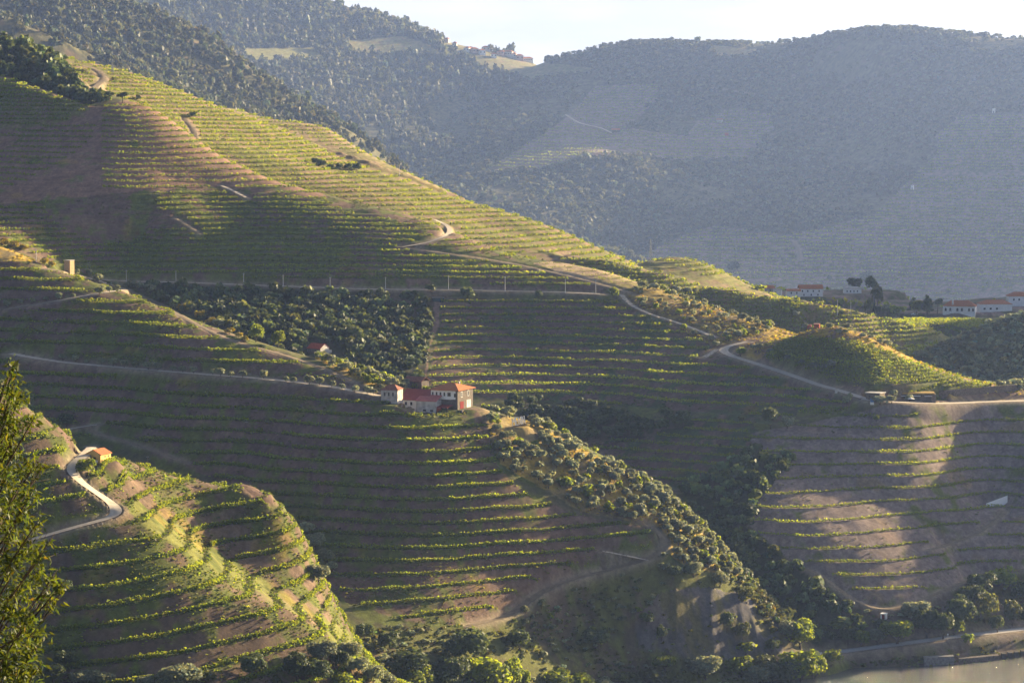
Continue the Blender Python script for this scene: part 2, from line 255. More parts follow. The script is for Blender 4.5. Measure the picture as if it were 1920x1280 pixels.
# name, polygon, hills, soil, grass, share of grass, terrace height (0 = none), row positions on the tread, tread share
ZONES = [
 ('base', None, HN, (.09, .085, .04), GRASS, .5, 0, (), 0),
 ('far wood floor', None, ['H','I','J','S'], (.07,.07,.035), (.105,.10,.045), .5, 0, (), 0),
 ('A', None, ['A'], (.115, .080, .055), GRASS, .46, 4.4, (.68,), .36),
 ('A crest', [(250,935),(330,985),(420,1040),(540,1115),(660,1190),(690,1215),(640,1225),(590,1160),(520,1140),(400,1072),(310,1015),(250,975)], ['A'], GRASS, (.12,.125,.03), .8, 4.4, (.68,), .36),
 ('B face', [(-900,380),(0,462),(130,515),(230,548),(430,628),(600,686),(740,728),(890,770),(912,800),(935,875),(1000,935),(1080,965),(1200,985),(1252,1010),(1245,1040),(1100,1085),(980,1142),(880,1178),(760,1165),(650,1130),(605,1080),(560,980),(450,915),(200,820),(-900,800)], ['B','A'], SOIL, GRASS, .31, 3.9, (.70,), .36),
 ('B flank', [(905,770),(1000,790),(1200,900),(1260,936),(1330,1004),(1450,1135),(1540,1200),(1440,1180),(1330,1090),(1255,1040),(1240,985),(1090,960),(940,870),(915,800)], ['B'], DRY, GOLD, .55, 0, (), 0),
 ('B crown', [(560,652),(640,675),(740,706),(830,740),(740,735),(690,725),(620,690)], ['B'], DRY, GOLD, .6, 0, (), 0),
 ('B top left', [(-900,300),(0,440),(70,480),(60,492),(0,490),(-900,470)], ['B'], DRY, GOLD, .6, 0, (), 0),
 ('B foot', [(880,1180),(980,1147),(1100,1092),(1245,1048),(1400,1092),(1530,1200),(1540,1300),(640,1300),(640,1200),(760,1172)], ['B'], (.095,.075,.045), (.10,.105,.028), .72, 0, (), 0),
 ('cliff', [(1235,1115),(1310,1100),(1400,1120),(1475,1180),(1500,1215),(1400,1235),(1280,1235),(1200,1215),(1190,1170)], ['B'], (.10,.094,.096), (.10,.09,.04), .22, 0, (), 0),
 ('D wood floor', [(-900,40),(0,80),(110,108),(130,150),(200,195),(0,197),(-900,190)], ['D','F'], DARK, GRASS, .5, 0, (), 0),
 ('D upper', [(-900,196),(0,196),(200,198),(260,180),(330,200),(450,300),(560,340),(620,372),(480,360),(420,350),(250,360),(0,384),(-900,390)], ['D'], SOILR, GRASS, .08, 2.7, (.72,), .32),
 ('D crest patch', [(108,112),(135,118),(190,135),(205,160),(190,170),(150,172),(128,140)], ['D'], SOILR, GRASS, .3, 2.4, (.72,), .4),
 ('D face', [(-900,388),(0,384),(250,360),(420,350),(480,360),(620,372),(760,390),(850,430),(930,462),(1000,478),(1090,488),(1120,500),(1040,500),(1000,490),(900,475),(760,462),(900,487),(1060,518),(1180,548),(850,541),(450,533),(200,524),(60,475),(-900,440)], ['D'], SOIL, GRASS, .45, 2.5, (.70,), .36),
 ('D young', [(1000,494),(1090,487),(1200,522),(1215,530),(1160,545),(1060,516)], ['D'], (.36,.27,.17), (.22,.19,.06), .35, 1.6, (.5,), 0),
 ('D mid', [(826,558),(1150,566),(1280,608),(1400,655),(1500,712),(1600,748),(1590,775),(1440,795),(1330,775),(1200,762),(950,750),(800,722),(826,600)], ['D','E'], SOIL, (.06,.08,.03), .42, 2.9, (.70,), .36),
 ('D low', [(1100,832),(1300,780),(1400,775),(1425,812),(1390,850),(1280,918),(1200,905)], ['D','E'], SOIL, (.06,.08,.03), .42, 2.9, (.70,), .36),
 ('drain', [(808,566),(826,566),(822,610),(806,650),(800,700),(784,720),(784,700),(798,640),(810,600)], ['D'], (.20,.13,.10), DRY, .2, 0, (), 0),
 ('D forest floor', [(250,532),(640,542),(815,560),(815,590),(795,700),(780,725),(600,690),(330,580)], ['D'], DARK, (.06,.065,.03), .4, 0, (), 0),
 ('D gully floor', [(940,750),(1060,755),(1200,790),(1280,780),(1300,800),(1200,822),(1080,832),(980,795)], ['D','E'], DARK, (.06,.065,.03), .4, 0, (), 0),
 ('D knoll', [(1160,548),(1240,535),(1300,556),(1400,585),(1500,612),(1400,640),(1340,652),(1190,572)], ['D','E'], (.16,.115,.06), (.20,.15,.04), .5, 2.6, (), .4),
 ('E top', [(1330,655),(1400,636),(1480,608),(1540,606),(1660,630),(1800,690),(1980,724),(1980,756),(1640,752),(1560,735),(1450,705)], ['E','D'], (.19,.12,.08), GOLD, .35, 0, (), 0),
 ('E plot', [(1430,668),(1470,634),(1560,632),(1640,650),(1760,695),(1872,727),(1830,732),(1620,726),(1560,716),(1500,700)], ['E'], (.11,.10,.045), (.10,.11,.03), .6, 1.2, (.5,), 0),
 ('E small plot', [(1478,792),(1500,768),(1570,757),(1597,768),(1560,780)], ['E','D'], (.12,.11,.05), (.12,.12,.03), .6, 1.0, (.5,), 0),
 ('E face', [(1400,812),(1480,800),(1600,775),(1700,758),(2600,754),(2600,1080),(1930,1066),(1820,1085),(1700,1138),(1650,1146),(1590,1118),(1540,1075),(1500,1066),(1405,985),(1440,900)], ['E','D'], GREY, GRASS, .16, 4.5, (.72,), .24),
 ('E bank', [(1500,1070),(1540,1078),(1650,1148),(1820,1090),(2600,1060),(2600,1300),(1400,1300),(1520,1200)], ['E','D'], (.13,.10,.075), (.09,.085,.03), .45, 0, (), 0),
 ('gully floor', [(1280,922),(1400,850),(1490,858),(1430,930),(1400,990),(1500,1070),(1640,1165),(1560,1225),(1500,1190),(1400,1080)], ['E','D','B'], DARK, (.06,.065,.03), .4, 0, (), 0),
 ('F', None, ['F'], (.20,.14,.085), (.13,.125,.035), .5, 2.4, (.70,), .36),
 ('G', None, ['G'], (.24,.18,.11), (.15,.14,.05), .4, 2.4, (.70,), .36),
 ('F2', None, ['F2'], (.20,.15,.085), (.14,.14,.04), .5, 2.3, (.70,), .36),
 ('V', None, ['V'], (.13,.11,.06), (.09,.10,.035), .6, 0, (), 0),
 ('K', None, ['K'], (.10,.10,.04), (.085,.10,.035), .5, 0, (), 0),
 ('J patch', [(915,318),(1060,222),(1120,160),(1240,158),(1232,190),(1175,240),(1290,256),(1400,250),(1400,290),(1270,305),(1190,290),(1090,292),(1000,325)], ['J','I'], (.21, .155, .135), (.11,.11,.05), .3, 6.2, (.70,), .34),
 ('J small', [(1290,250),(1310,225),(1380,200),(1450,215),(1450,240),(1400,300),(1300,300)], ['J'], (.21, .155, .135), (.10,.10,.045), .4, 6.2, (.70,), .34),
 ('J right', [(1150,505),(1280,442),(1340,423),(1480,442),(1640,402),(1760,285),(1755,255),(1800,216),(2000,208),(2600,200),(2600,600),(1440,585),(1190,492)], ['J','V'], (.21, .155, .135), (.08,.09,.04), .45, 6.3, (.70,), .36),
 ('I fields', [(440,93),(590,90),(604,108),(480,117)], ['I'], (.16,.15,.05), (.17,.17,.06), .6, 0, (), 0),
 ('I fields b', [(645,76),(760,68),(806,84),(830,100),(660,98)], ['I'], (.19,.16,.07), (.17,.17,.06), .5, 2.0, (), .4),
 ('I village', [(830,72),(930,100),(1010,116),(1120,130),(1000,150),(900,128),(880,112),(830,95)], ['I','J'], (.20,.17,.07), (.17,.17,.06), .5, 0, (), 0),
 ('J top field', [(1325,84),(1420,93),(1424,104),(1345,106)], ['J'], (.34,.25,.10), (.28,.24,.09), .4, 0, (), 0),
]
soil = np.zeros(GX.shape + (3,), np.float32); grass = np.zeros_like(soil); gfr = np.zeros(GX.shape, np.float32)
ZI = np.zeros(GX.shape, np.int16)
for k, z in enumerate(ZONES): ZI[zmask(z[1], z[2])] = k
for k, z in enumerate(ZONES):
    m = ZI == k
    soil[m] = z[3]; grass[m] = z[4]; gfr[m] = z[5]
# field of rows on the flat in front of the white houses
FIELD = zmask([(1560,602),(1850,597),(1872,604),(1760,668),(1700,672),(1560,640)], ['V'])
soil[FIELD] = (.12, .10, .055); grass[FIELD] = (.09, .11, .035); gfr[FIELD] = .6
# terraces
TT = np.zeros_like(GZ); DZ = np.ones_like(GZ); TF = np.zeros_like(GZ)
for k, z in enumerate(ZONES):
    if z[6]:
        m = ZI == k; DZ[m] = z[6]; TF[m] = z[8]
tilt = .010 * GX
mA = np.isin(GI, [HN.index('A')])
tilt = np.where(mA, -.11 * (GX + 90), tilt)
TT = (GZ + tilt) / DZ + .32 * fbm(GX, GY, 90, 11, 2) + .10 * fbm(GX, GY, 25, 12, 2)
fr = TT - np.floor(TT)
tread = np.zeros_like(GZ)
mt = TF > 0
s_ = np.minimum(fr / np.maximum(1 - TF, .01), 1.0)
rough = .12 * fbm(GX, GY, 5, 21, 2)
GZ0 = GZ.copy()
amp = np.clip(.85 + .45 * fbm(GX, GY, 40, 31), .35, 1.0)
GZ = np.where(mt, GZ + amp * DZ * ((s_ - fr) - TF * .5) + rough * (s_ < 1), GZ + .18 * fbm(GX, GY, 4, 22, 2))
tread[mt & (s_ >= 1)] = 1
# the cliff is broken rock
mc = ZI == [z[0] for z in ZONES].index('cliff')
GZ = np.where(mc, GZ + 1.7 * (1 - 2 * np.abs(fbm(GX * 1.2, GY * .6, 14, 51))) + .5 * fbm(GX * 2, GY, 5, 52), GZ)
# ------------------------------------------------------------------ roads and pads are cut into the slope
def resample(P, step):
    P = np.asarray(P, float); d = np.r_[0, np.cumsum(np.linalg.norm(np.diff(P[:, :2], axis=0), axis=1))]
    n = max(2, int(d[-1] / step) + 1); t = np.linspace(0, d[-1], n)
    return np.stack([np.interp(t, d, P[:, k]) for k in range(3)], -1)
def smooth(P, w):
    for _ in range(w):
        Q = P.copy(); Q[1:-1] = (P[:-2] + 2 * P[1:-1] + P[2:]) / 4; P = Q
    return P
ROADS = [ # width, colour key, ymin, pixels
 (4.6, 'pale', 0, [(20,663),(60,671),(120,680),(240,690),(370,701),(480,709),(580,719),(650,730),(715,744)]),
 (3.0, 'pale', 0, [(-60,588),(0,581),(80,569),(150,556),(205,547),(236,543)]),
 (3.4, 'pale', 0, [(86,504),(110,508),(140,515),(175,525),(205,534),(236,543)]),
 (2.4, 'soil', 0, [(240,545),(300,570),(360,605),(430,638),(520,662),(600,688),(650,710),(705,735)]),
 (3.6, 'pale', 0, [(60,1011),(151,985),(215,969),(233,960),(210,940),(181,925),(146,899),(126,888),(124,875),(150,861),(166,846),(172,838)]),
 (3.0, 'pale', 905, [(104,810),(140,802),(182,796)]),
 (2.2, 'soil', 905, [(165,803),(186,815),(230,826),(300,848),(350,868)]),
 (4.2, 'pale', 1250, [(190,525),(250,528),(330,529),(450,534),(540,537),(640,541),(750,543),(850,543),(960,546),(1060,548),(1125,551)]),
 (2.6, 'soil', 1250, [(755,463),(800,470),(900,484),(980,498),(1060,516),(1130,534),(1190,552)]),
 (2.6, 'pale', 1250, [(755,463),(800,456),(840,441),(846,432),(836,420),(815,412)]),
 (2.6, 'pale', 1250, [(415,348),(440,359),(462,371)]),
 (2.4, 'soil', 1250, [(330,410),(352,422),(372,437)]),
 (4.4, 'pale', 1150, [(1618,746),(1575,732),(1540,723),(1480,702),(1420,682),(1370,667),(1348,656),(1362,649),(1400,641)]),
 (2.6, 'pale', 1150, [(1345,655),(1330,664),(1320,670)]),
 (2.4, 'pale', 1250, [(1165,552),(1178,570),(1215,588),(1280,608),(1340,632)]),
 (2.6, 'soil', 1100, [(1886,958),(1860,982),(1830,1002),(1790,1018),(1740,1031)]),
 (2.6, 'soil', 1050, [(1506,1065),(1530,1070),(1570,1106),(1620,1136),(1660,1144),(1710,1131),(1760,1111),(1820,1086),(1920,1066),(2000,1060)]),
 (3.0, 'soil', 1000, [(880,1172),(950,1156),(985,1131),(1020,1106),(1070,1086),(1130,1071),(1200,1052),(1240,1038),(1254,1015),(1240,995),(1222,986)]),
 (2.6, 'pale', 1060, [(1130,1033),(1195,1046),(1215,1050)]),
 (3.4, 'soil', 1480, [(128,117),(180,130),(197,147),(176,166)]),
 (2.6, 'soil', 1480, [(345,222),(362,242),(366,258)]),
 (6.5, 'grey', 1000, [(1500,1233),(1560,1223),(1600,1218),(1700,1205),(1800,1192),(1925,1178),(2060,1165)]),
 (6.5, 'pale', 2000, [(1060,215),(1085,231),(1130,241),(1147,250)]),
 (6.5, 'soil', 2000, [(1488,452),(1499,468),(1500,488)]),
 (6.5, 'soil', 2000, [(905,316),(935,324)]),
 (6.5, 'soil', 2000, [(1340,165),(1380,172),(1412,178)]),
 (6.5, 'soil', 2000, [(1400,272),(1420,280),(1450,290)]),
 (6.0, 'pale', 1140, [(1618,748),(1660,753),(1700,755),(1760,757),(1850,753),(1925,751),(2050,748)]),
]
def carve(C, half, fall):
    r = half + fall
    for x, y, z in C:
        i0, i1 = np.searchsorted(ROWY, (y - r, y + r)); j0, j1 = np.searchsorted(COLS, ((x - r) / y, (x + r) / y))
        j0 = max(0, j0 - 1); j1 += 1
        if i1 <= i0 or j1 <= j0: continue
        sl = np.s_[i0:i1, j0:j1]
        d = np.hypot(GX[sl] - x, GY[sl] - y); w = np.clip(1 - (d - half) / fall, 0, 1)
        b = WROAD[sl]; up = w > b
        GZ[sl] = np.where(up, z * w + BASEZ[sl] * (1 - w), GZ[sl]); WROAD[sl] = np.maximum(b, w)
BASEZ = GZ.copy(); WROAD = np.zeros_like(GZ)
road_lines = []
for wd, key, ym, pix in ROADS:
    P = []
    for k in range(len(pix) - 1):
        n = max(2, int(np.hypot(pix[k+1][0] - pix[k][0], pix[k+1][1] - pix[k][1]) / 4))
        for t in np.arange(n) / n:
            q = at(pix[k][0] + (pix[k+1][0] - pix[k][0]) * t, pix[k][1] + (pix[k+1][1] - pix[k][1]) * t, ym, GZ0)
            if q is not None: P.append(q)
    q = at(pix[-1][0], pix[-1][1], ym, GZ0)
    if q is not None: P.append(q)
    P = smooth(resample(smooth(np.array(P), 3), 1.5), 14)
    road_lines.append((wd, key, P)); 
    carve(P, wd * .62, wd * .75)
wr_road = WROAD.copy()
PADS = [(185,866,6,880),(880,765,5,1080),(731,757,6,1080),(600,662,7,1080),(130,512,4,1100),(1641,750,3,1200),(1720,751,3,1200),(1530,614,6,1290),
        (1797,583,16,1700),(1885,578,26,1700),(1510,553,20,1850),(1455,553,9,1850),(1600,549,12,1850),(1155,247,16,2000),(1870,950,6,1150),(1655,1158,2.5,1100),(972,798,4,1080)]
pads = []
for px, py, r, ym in PADS:
    q = at(px, py, ym, GZ0); pads.append(q)
    carve([q], r, r * .8)
F0 = at(858, 768, 1080, GZ0); FA = R_(-25)
def farm(u, v): return np.array([F0[0] + u * math.cos(FA) - v * math.sin(FA), F0[1] + u * math.sin(FA) + v * math.cos(FA)])
for u, v, dz, r in ((-6, 7, 0, 8), (-3, 1, 0, 4), (-11.5, -1, -1.2, 6), (-19.5, 0, -1.2, 6.5), (-11, -8, -1.5, 5), (-20, -8, -1.5, 6.5), (-20, -15, -1.9, 5)):
    q = farm(u, v); carve([(q[0], q[1], F0[2] + dz)], r, r * .4)
FARM = np.hypot(GX - farm(-14, -3)[0], GY - farm(-14, -3)[1]) < 15
for px in range(1626, 1776, 6):
    q = at(px, 754.5, 1140, GZ0)
    if q is None: continue
    k = q[:2] / np.hypot(q[0], q[1])
    for t in (1.5, 4.5, 7.5): carve([(q[0] + k[0] * t, q[1] + k[1] * t, q[2])], 2.6, 2.0)

# riverside: keep the bank low
# ------------------------------------------------------------------ ground colour: soil, grass patches, gravel beside the roads
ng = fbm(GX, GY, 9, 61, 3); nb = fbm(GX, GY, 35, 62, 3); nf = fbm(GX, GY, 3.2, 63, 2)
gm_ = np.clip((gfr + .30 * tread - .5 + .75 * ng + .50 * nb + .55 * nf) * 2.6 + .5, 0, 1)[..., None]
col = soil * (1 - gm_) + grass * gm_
# warmer and paler patches of bare earth
wp = np.clip((fbm(GX, GY, 22, 64, 3) - .22) * 3, 0, 1)[..., None] * (1 - gm_) * .55
col = col * (1 - wp) + np.array((.22, .15, .105), np.float32) * wp
fl = np.clip((fbm(GX, GY, 12, 65, 3) - .42) * 6, 0, 1)[..., None] * (mt[..., None] * .35)   # flowering weeds
col = col * (1 - fl) + np.array((.26, .17, .03), np.float32) * fl
rd = np.clip((wr_road - .25) * 1.6, 0, 1)[..., None] * .75
col = col * (1 - rd) + np.array((.24, .19, .14), np.float32) * rd
col *= (1 + .30 * nf + .22 * vnoise(GX / 1.1, GY / 1.1, 66))[..., None]
col = np.clip(col, .01, .7)

def new_mat(name, rough=1.0):
    m = bpy.data.materials.new(name); m.use_nodes = True
    b = m.node_tree.nodes['Principled BSDF']; b.inputs['Roughness'].default_value = rough
    b.inputs['Specular IOR Level'].default_value = .15
    return m, m.node_tree, b
def noisy(name, c, var=.25, scale=1.5, rough=.95, bump=0.0, c2=None, detail=5, spec=.15, metal=0.0):
    """plain procedural surface: two tones mixed by object-space noise"""
    m, t, b = new_mat(name, rough); b.inputs['Specular IOR Level'].default_value = spec; b.inputs['Metallic'].default_value = metal
    tcn = t.nodes.new('ShaderNodeTexCoord'); n = t.nodes.new('ShaderNodeTexNoise'); n.inputs['Scale'].default_value = scale; n.inputs['Detail'].default_value = detail
    r = t.nodes.new('ShaderNodeValToRGB'); r.color_ramp.elements[0].position = .3; r.color_ramp.elements[1].position = .7
    c2 = c2 or tuple(x * (1 + var) for x in c); c1 = tuple(x * (1 - var) for x in c)
    r.color_ramp.elements[0].color = (*c1, 1); r.color_ramp.elements[1].color = (*c2, 1)
    t.links.new(tcn.outputs['Object'], n.inputs['Vector']); t.links.new(n.outputs['Fac'], r.inputs[0]); t.links.new(r.outputs[0], b.inputs['Base Color'])
    if bump:
        bp = t.nodes.new('ShaderNodeBump'); bp.inputs['Distance'].default_value = bump; t.links.new(n.outputs['Fac'], bp.inputs['Height']); t.links.new(bp.outputs[0], b.inputs['Normal'])
    return m
gm, gt, gb = new_mat('hillside_ground', .97)
ga = gt.nodes.new('ShaderNodeAttribute'); ga.attribute_name = 'ground'
gc = gt.nodes.new('ShaderNodeTexCoord')
gv = gt.nodes.new('ShaderNodeTexVoronoi'); gv.inputs['Scale'].default_value = .9
gn = gt.nodes.new('ShaderNodeTexNoise'); gn.inputs['Scale'].default_value = .8; gn.inputs['Detail'].default_value = 8; gn.inputs['Roughness'].default_value = .75
gr = gt.nodes.new('ShaderNodeMapRange'); gr.inputs['From Min'].default_value = .3; gr.inputs['From Max'].default_value = .7; gr.inputs['To Min'].default_value = .62; gr.inputs['To Max'].default_value = 1.4
gx = gt.nodes.new('ShaderNodeMixRGB'); gx.blend_type = 'MULTIPLY'; gx.inputs[0].default_value = 1
gs = gt.nodes.new('ShaderNodeMapRange'); gs.inputs['From Min'].default_value = .04; gs.inputs['From Max'].default_value = .12; gs.inputs['To Min'].default_value = 1.0; gs.inputs['To Max'].default_value = 0.0
gx2 = gt.nodes.new('ShaderNodeMixRGB'); gx2.inputs[2].default_value = (.30, .27, .25, 1)
gmul = gt.nodes.new('ShaderNodeMath'); gmul.operation = 'MULTIPLY'; gmul.inputs[1].default_value = .5
gbp = gt.nodes.new('ShaderNodeBump'); gbp.inputs['Distance'].default_value = .5; gbp.inputs['Strength'].default_value = .7
for a, b in ((gc.outputs['Object'], gv.inputs['Vector']), (gc.outputs['Object'], gn.inputs['Vector']), (gn.outputs['Fac'], gr.inputs['Value']), (ga.outputs['Color'], gx.inputs[1]), (gr.outputs[0], gx.inputs[2]),
             (gv.outputs['Distance'], gs.inputs['Value']), (gs.outputs[0], gmul.inputs[0]), (gmul.outputs[0], gx2.inputs[0]), (gx.outputs[0], gx2.inputs[1]), (gx2.outputs[0], gb.inputs['Base Color']), (gn.outputs['Fac'], gbp.inputs['Height']), (gbp.outputs[0], gb.inputs['Normal'])):
    gt.links.new(a, b)
nr, nc = GX.shape
_V = np.stack([GX, GY, GZ], -1).reshape(-1, 3)
_i = np.arange(nr * nc).reshape(nr, nc)
_F = np.stack([_i[:-1, :-1], _i[:-1, 1:], _i[1:, 1:], _i[1:, :-1]], -1).reshape(-1, 4)
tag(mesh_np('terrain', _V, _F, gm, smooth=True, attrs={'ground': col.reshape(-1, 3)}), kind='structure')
# near hillside on which the camera and the foreground tree stand
_nx = np.linspace(-160, 160, 81); _ny = np.linspace(-80, 600, 171); NX, NY = np.meshgrid(_nx, _ny)
def near_h(X, Y): return np.where(Y > 0, 216 - .46 * Y, 216 + .25 * -Y) + 1.0 * fbm(X, Y, 25, 71) - .0015 * X * X * (Y > 0)
NZ = np.maximum(near_h(NX, NY), -9)
_i = np.arange(NX.size).reshape(NX.shape); _F = np.stack([_i[:-1, :-1], _i[:-1, 1:], _i[1:, 1:], _i[1:, :-1]], -1).reshape(-1, 4)
nm_ = np.clip(.5 + fbm(NX, NY, 12, 72), 0, 1)[..., None]
tag(mesh_np('near_hillside', np.stack([NX, NY, NZ], -1).reshape(-1, 3), _F, gm, smooth=True, attrs={'ground': (np.array(GRASS) * nm_ + np.array(SOIL) * (1 - nm_)).reshape(-1, 3)}), kind='structure')
# river
wm, wt, wb = new_mat('river_water', .07); wb.inputs['Base Color'].default_value = (.035, .042, .046, 1); wb.inputs['Specular IOR Level'].default_value = .5
wc = wt.nodes.new('ShaderNodeTexCoord'); wn = wt.nodes.new('ShaderNodeTexNoise'); wn.inputs['Scale'].default_value = .6; wn.inputs['Detail'].default_value = 6; wn.inputs['Roughness'].default_value = .7
wp_ = wt.nodes.new('ShaderNodeBump'); wp_.inputs['Distance'].default_value = 2.5; wp_.inputs['Strength'].default_value = 1.0
wt.links.new(wc.outputs['Object'], wn.inputs['Vector']); wt.links.new(wn.outputs['Fac'], wp_.inputs['Height']); wt.links.new(wp_.outputs[0], wb.inputs['Normal'])
tag(mesh_np('river', np.array([[-2500, 300, 0], [2500, 300, 0], [2500, 1172, 0], [-2500, 1172, 0]], float), np.array([[0, 1, 2, 3]]), wm), kind='structure')
# road surfaces
M_road = {'pale': noisy('gravel_road', (.47, .41, .33), .18, .8), 'soil': noisy('earth_track', (.21, .165, .11), .22, .7), 'grey': noisy('railway_ballast', (.36, .34, .33), .2, 1.2)}
for wd, key, P in road_lines:
    T = np.gradient(P[:, :2], axis=0); T /= np.linalg.norm(T, axis=1)[:, None] + 1e-9
    Nn = np.stack([-T[:, 1], T[:, 0]], -1)
    rows = []
    for f in (-.5, -.17, .17, .5):
        w = wd * f * (1 + .10 * vnoise(np.arange(len(P)) / 6.0, np.full(len(P), f * 9), 3))
        rows.append(np.c_[P[:, :2] + Nn * w[:, None], np.maximum(P[:, 2], hgt(P[:, 0] + Nn[:, 0] * w, P[:, 1] + Nn[:, 1] * w)) + .10])
    V = np.concatenate(rows); n = len(P); q = np.arange(n - 1)
    Fq = np.concatenate([np.stack([k * n + q, k * n + q + 1, (k + 1) * n + q + 1, (k + 1) * n + q], -1) for k in range(3)])
    tag(mesh_np('railway_bed' if key == 'grey' else 'dirt_road', V, Fq, M_road[key], smooth=True), kind='structure')
# ------------------------------------------------------------------ foliage material and crown shapes
def leaf_mat(name, c, trans=.45, tcol=None, rough=.6, spec=.2, var=.25):
    m, t, b = new_mat(name, rough); t.nodes.remove(b); out = t.nodes['Material Output']
    at_ = t.nodes.new('ShaderNodeAttribute'); at_.attribute_name = 'tint'
    oi = t.nodes.new('ShaderNodeObjectInfo'); hs = t.nodes.new('ShaderNodeHueSaturation')
    mr = t.nodes.new('ShaderNodeMapRange'); mr.inputs['To Min'].default_value = 1 - var; mr.inputs['To Max'].default_value = 1 + var
    mh = t.nodes.new('ShaderNodeMapRange'); mh.inputs['To Min'].default_value = .485; mh.inputs['To Max'].default_value = .515
    df = t.nodes.new('ShaderNodeBsdfPrincipled'); df.inputs['Roughness'].default_value = rough; df.inputs['Specular IOR Level'].default_value = spec
    tr = t.nodes.new('ShaderNodeBsdfTranslucent'); mx = t.nodes.new('ShaderNodeMixShader'); mx.inputs[0].default_value = trans
    m1 = t.nodes.new('ShaderNodeMixRGB'); m1.blend_type = 'MULTIPLY'; m1.inputs[0].default_value = 1; m1.inputs[2].default_value = (*c, 1)
    m2 = t.nodes.new('ShaderNodeMixRGB'); m2.blend_type = 'MULTIPLY'; m2.inputs[0].default_value = 1; m2.inputs[2].default_value = (*(tcol or tuple(x * 1.6 for x in c)), 1)
    for a, b_ in ((oi.outputs['Random'], mr.inputs['Value']), (oi.outputs['Random'], mh.inputs['Value']), (mr.outputs[0], hs.inputs['Value']), (mh.outputs[0], hs.inputs['Hue']), (at_.outputs['Color'], hs.inputs['Color']),
                  (hs.outputs[0], m1.inputs[1]), (hs.outputs[0], m2.inputs[1]), (m1.outputs[0], df.inputs['Base Color']), (m2.outputs[0], tr.inputs['Color']),
                  (df.outputs[0], mx.inputs[1]), (tr.outputs[0], mx.inputs[2]), (mx.outputs[0], out.inputs['Surface'])): t.links.new(a, b_)
    return m
M_vine = leaf_mat('vine_leaf', (.095, .160, .022), .52, (.38, .43, .022))
M_olive = leaf_mat('olive_leaf', (.150, .185, .125), .36, (.36, .37, .16))
M_oak = leaf_mat('evergreen_leaf', (.052, .080, .032), .30, (.13, .16, .035))
M_fresh = leaf_mat('fresh_leaf', (.070, .120, .016), .50, (.32, .37, .02))
M_scrub = leaf_mat('scrub_leaf', (.058, .074, .022), .36, (.19, .20, .035))
M_far = leaf_mat('far_wood_leaf', (.050, .066, .034), .30, (.12, .13, .045), var=.15)
M_cyp = leaf_mat('cypress_leaf', (.030, .045, .022), .2, (.05, .07, .02))
M_ash = leaf_mat('ash_leaf', (.032, .056, .012), .36, (.14, .17, .014), rough=.55, spec=.2, var=0)
M_bark = noisy('bark', (.075, .058, .045), .35, 4)
G_ = np.random.default_rng(11)

def unit(n):
    v = G_.normal(size=(n, 3)); return v / np.linalg.norm(v, axis=1)[:, None]
def cards(C, Nrm, size, asp=1.0):
    """square leaf clumps at C facing Nrm; returns verts (4n,3) and quads"""
    n = len(C); a = unit(n); u = np.cross(Nrm, a); u /= np.linalg.norm(u, axis=1)[:, None] + 1e-9; v = np.cross(Nrm, u)
    s = np.broadcast_to(np.asarray(size, float), (n,))[:, None] * .5
    k = 1 + .35 * G_.uniform(-1, 1, (n, 4, 1))
    V = np.stack([C + (-u - v * asp) * s * k[:, 0], C + (u - v * asp) * s * k[:, 1], C + (u + v * asp) * s * k[:, 2], C + (-u + v * asp) * s * k[:, 3]], 1)
    return V.reshape(-1, 3), np.arange(4 * n).reshape(n, 4)
def crown_cloud(n, lobes, size, jit=.5, seed=0, shape='round'):
    """leaf clumps over overlapping lobes; unit crown: radius 1, from z=0 to 2"""
    g = np.random.default_rng(seed)
    if shape == 'round':
        L_ = [(0, 0, .95, .78)] + [(.58 * math.cos(a), .58 * math.sin(a), g.uniform(.55, 1.45), g.uniform(.34, .56)) for a in g.uniform(0, 6.28, lobes)]
    elif shape == 'flat':
        L_ = [(0, 0, 1.0, .6)] + [(.7 * math.cos(a), .7 * math.sin(a), g.uniform(.7, 1.3), g.uniform(.28, .45)) for a in g.uniform(0, 6.28, lobes)]
    elif shape == 'column':
        L_ = [(g.uniform(-.12, .12), g.uniform(-.12, .12), z, .42 * (1.15 - z / 2.6)) for z in np.linspace(.25, 1.85, lobes + 2)]
    else: # pine: tiers
        L_ = [(g.uniform(-.2, .2), g.uniform(-.2, .2), z, .75 * (1.08 - z / 2.1) + .08) for z in np.linspace(.35, 1.85, lobes + 2)]
    L_ = np.array(L_); w = L_[:, 3] ** 2; k = g.choice(len(L_), n, p=w / w.sum())
    d = g.normal(size=(n, 3)); d /= np.linalg.norm(d, axis=1)[:, None]; d[:, 2] = np.where(d[:, 2] < -.5, -d[:, 2], d[:, 2])
    C = L_[k, :3] + d * L_[k, 3:4] * g.uniform(.78, 1.08, (n, 1))
    N_ = d + jit * g.normal(size=(n, 3)); N_ /= np.linalg.norm(N_, axis=1)[:, None]
    V, F = cards(C, N_, size * g.uniform(.6, 1.3, n))
    t = g.uniform(.65, 1.35, n); hue = g.uniform(-.12, .12, n)
    T = np.repeat(np.stack([t * (1 + hue), t, t * (1 - .5 * hue)], -1), 4, axis=0)
    return V, F, T
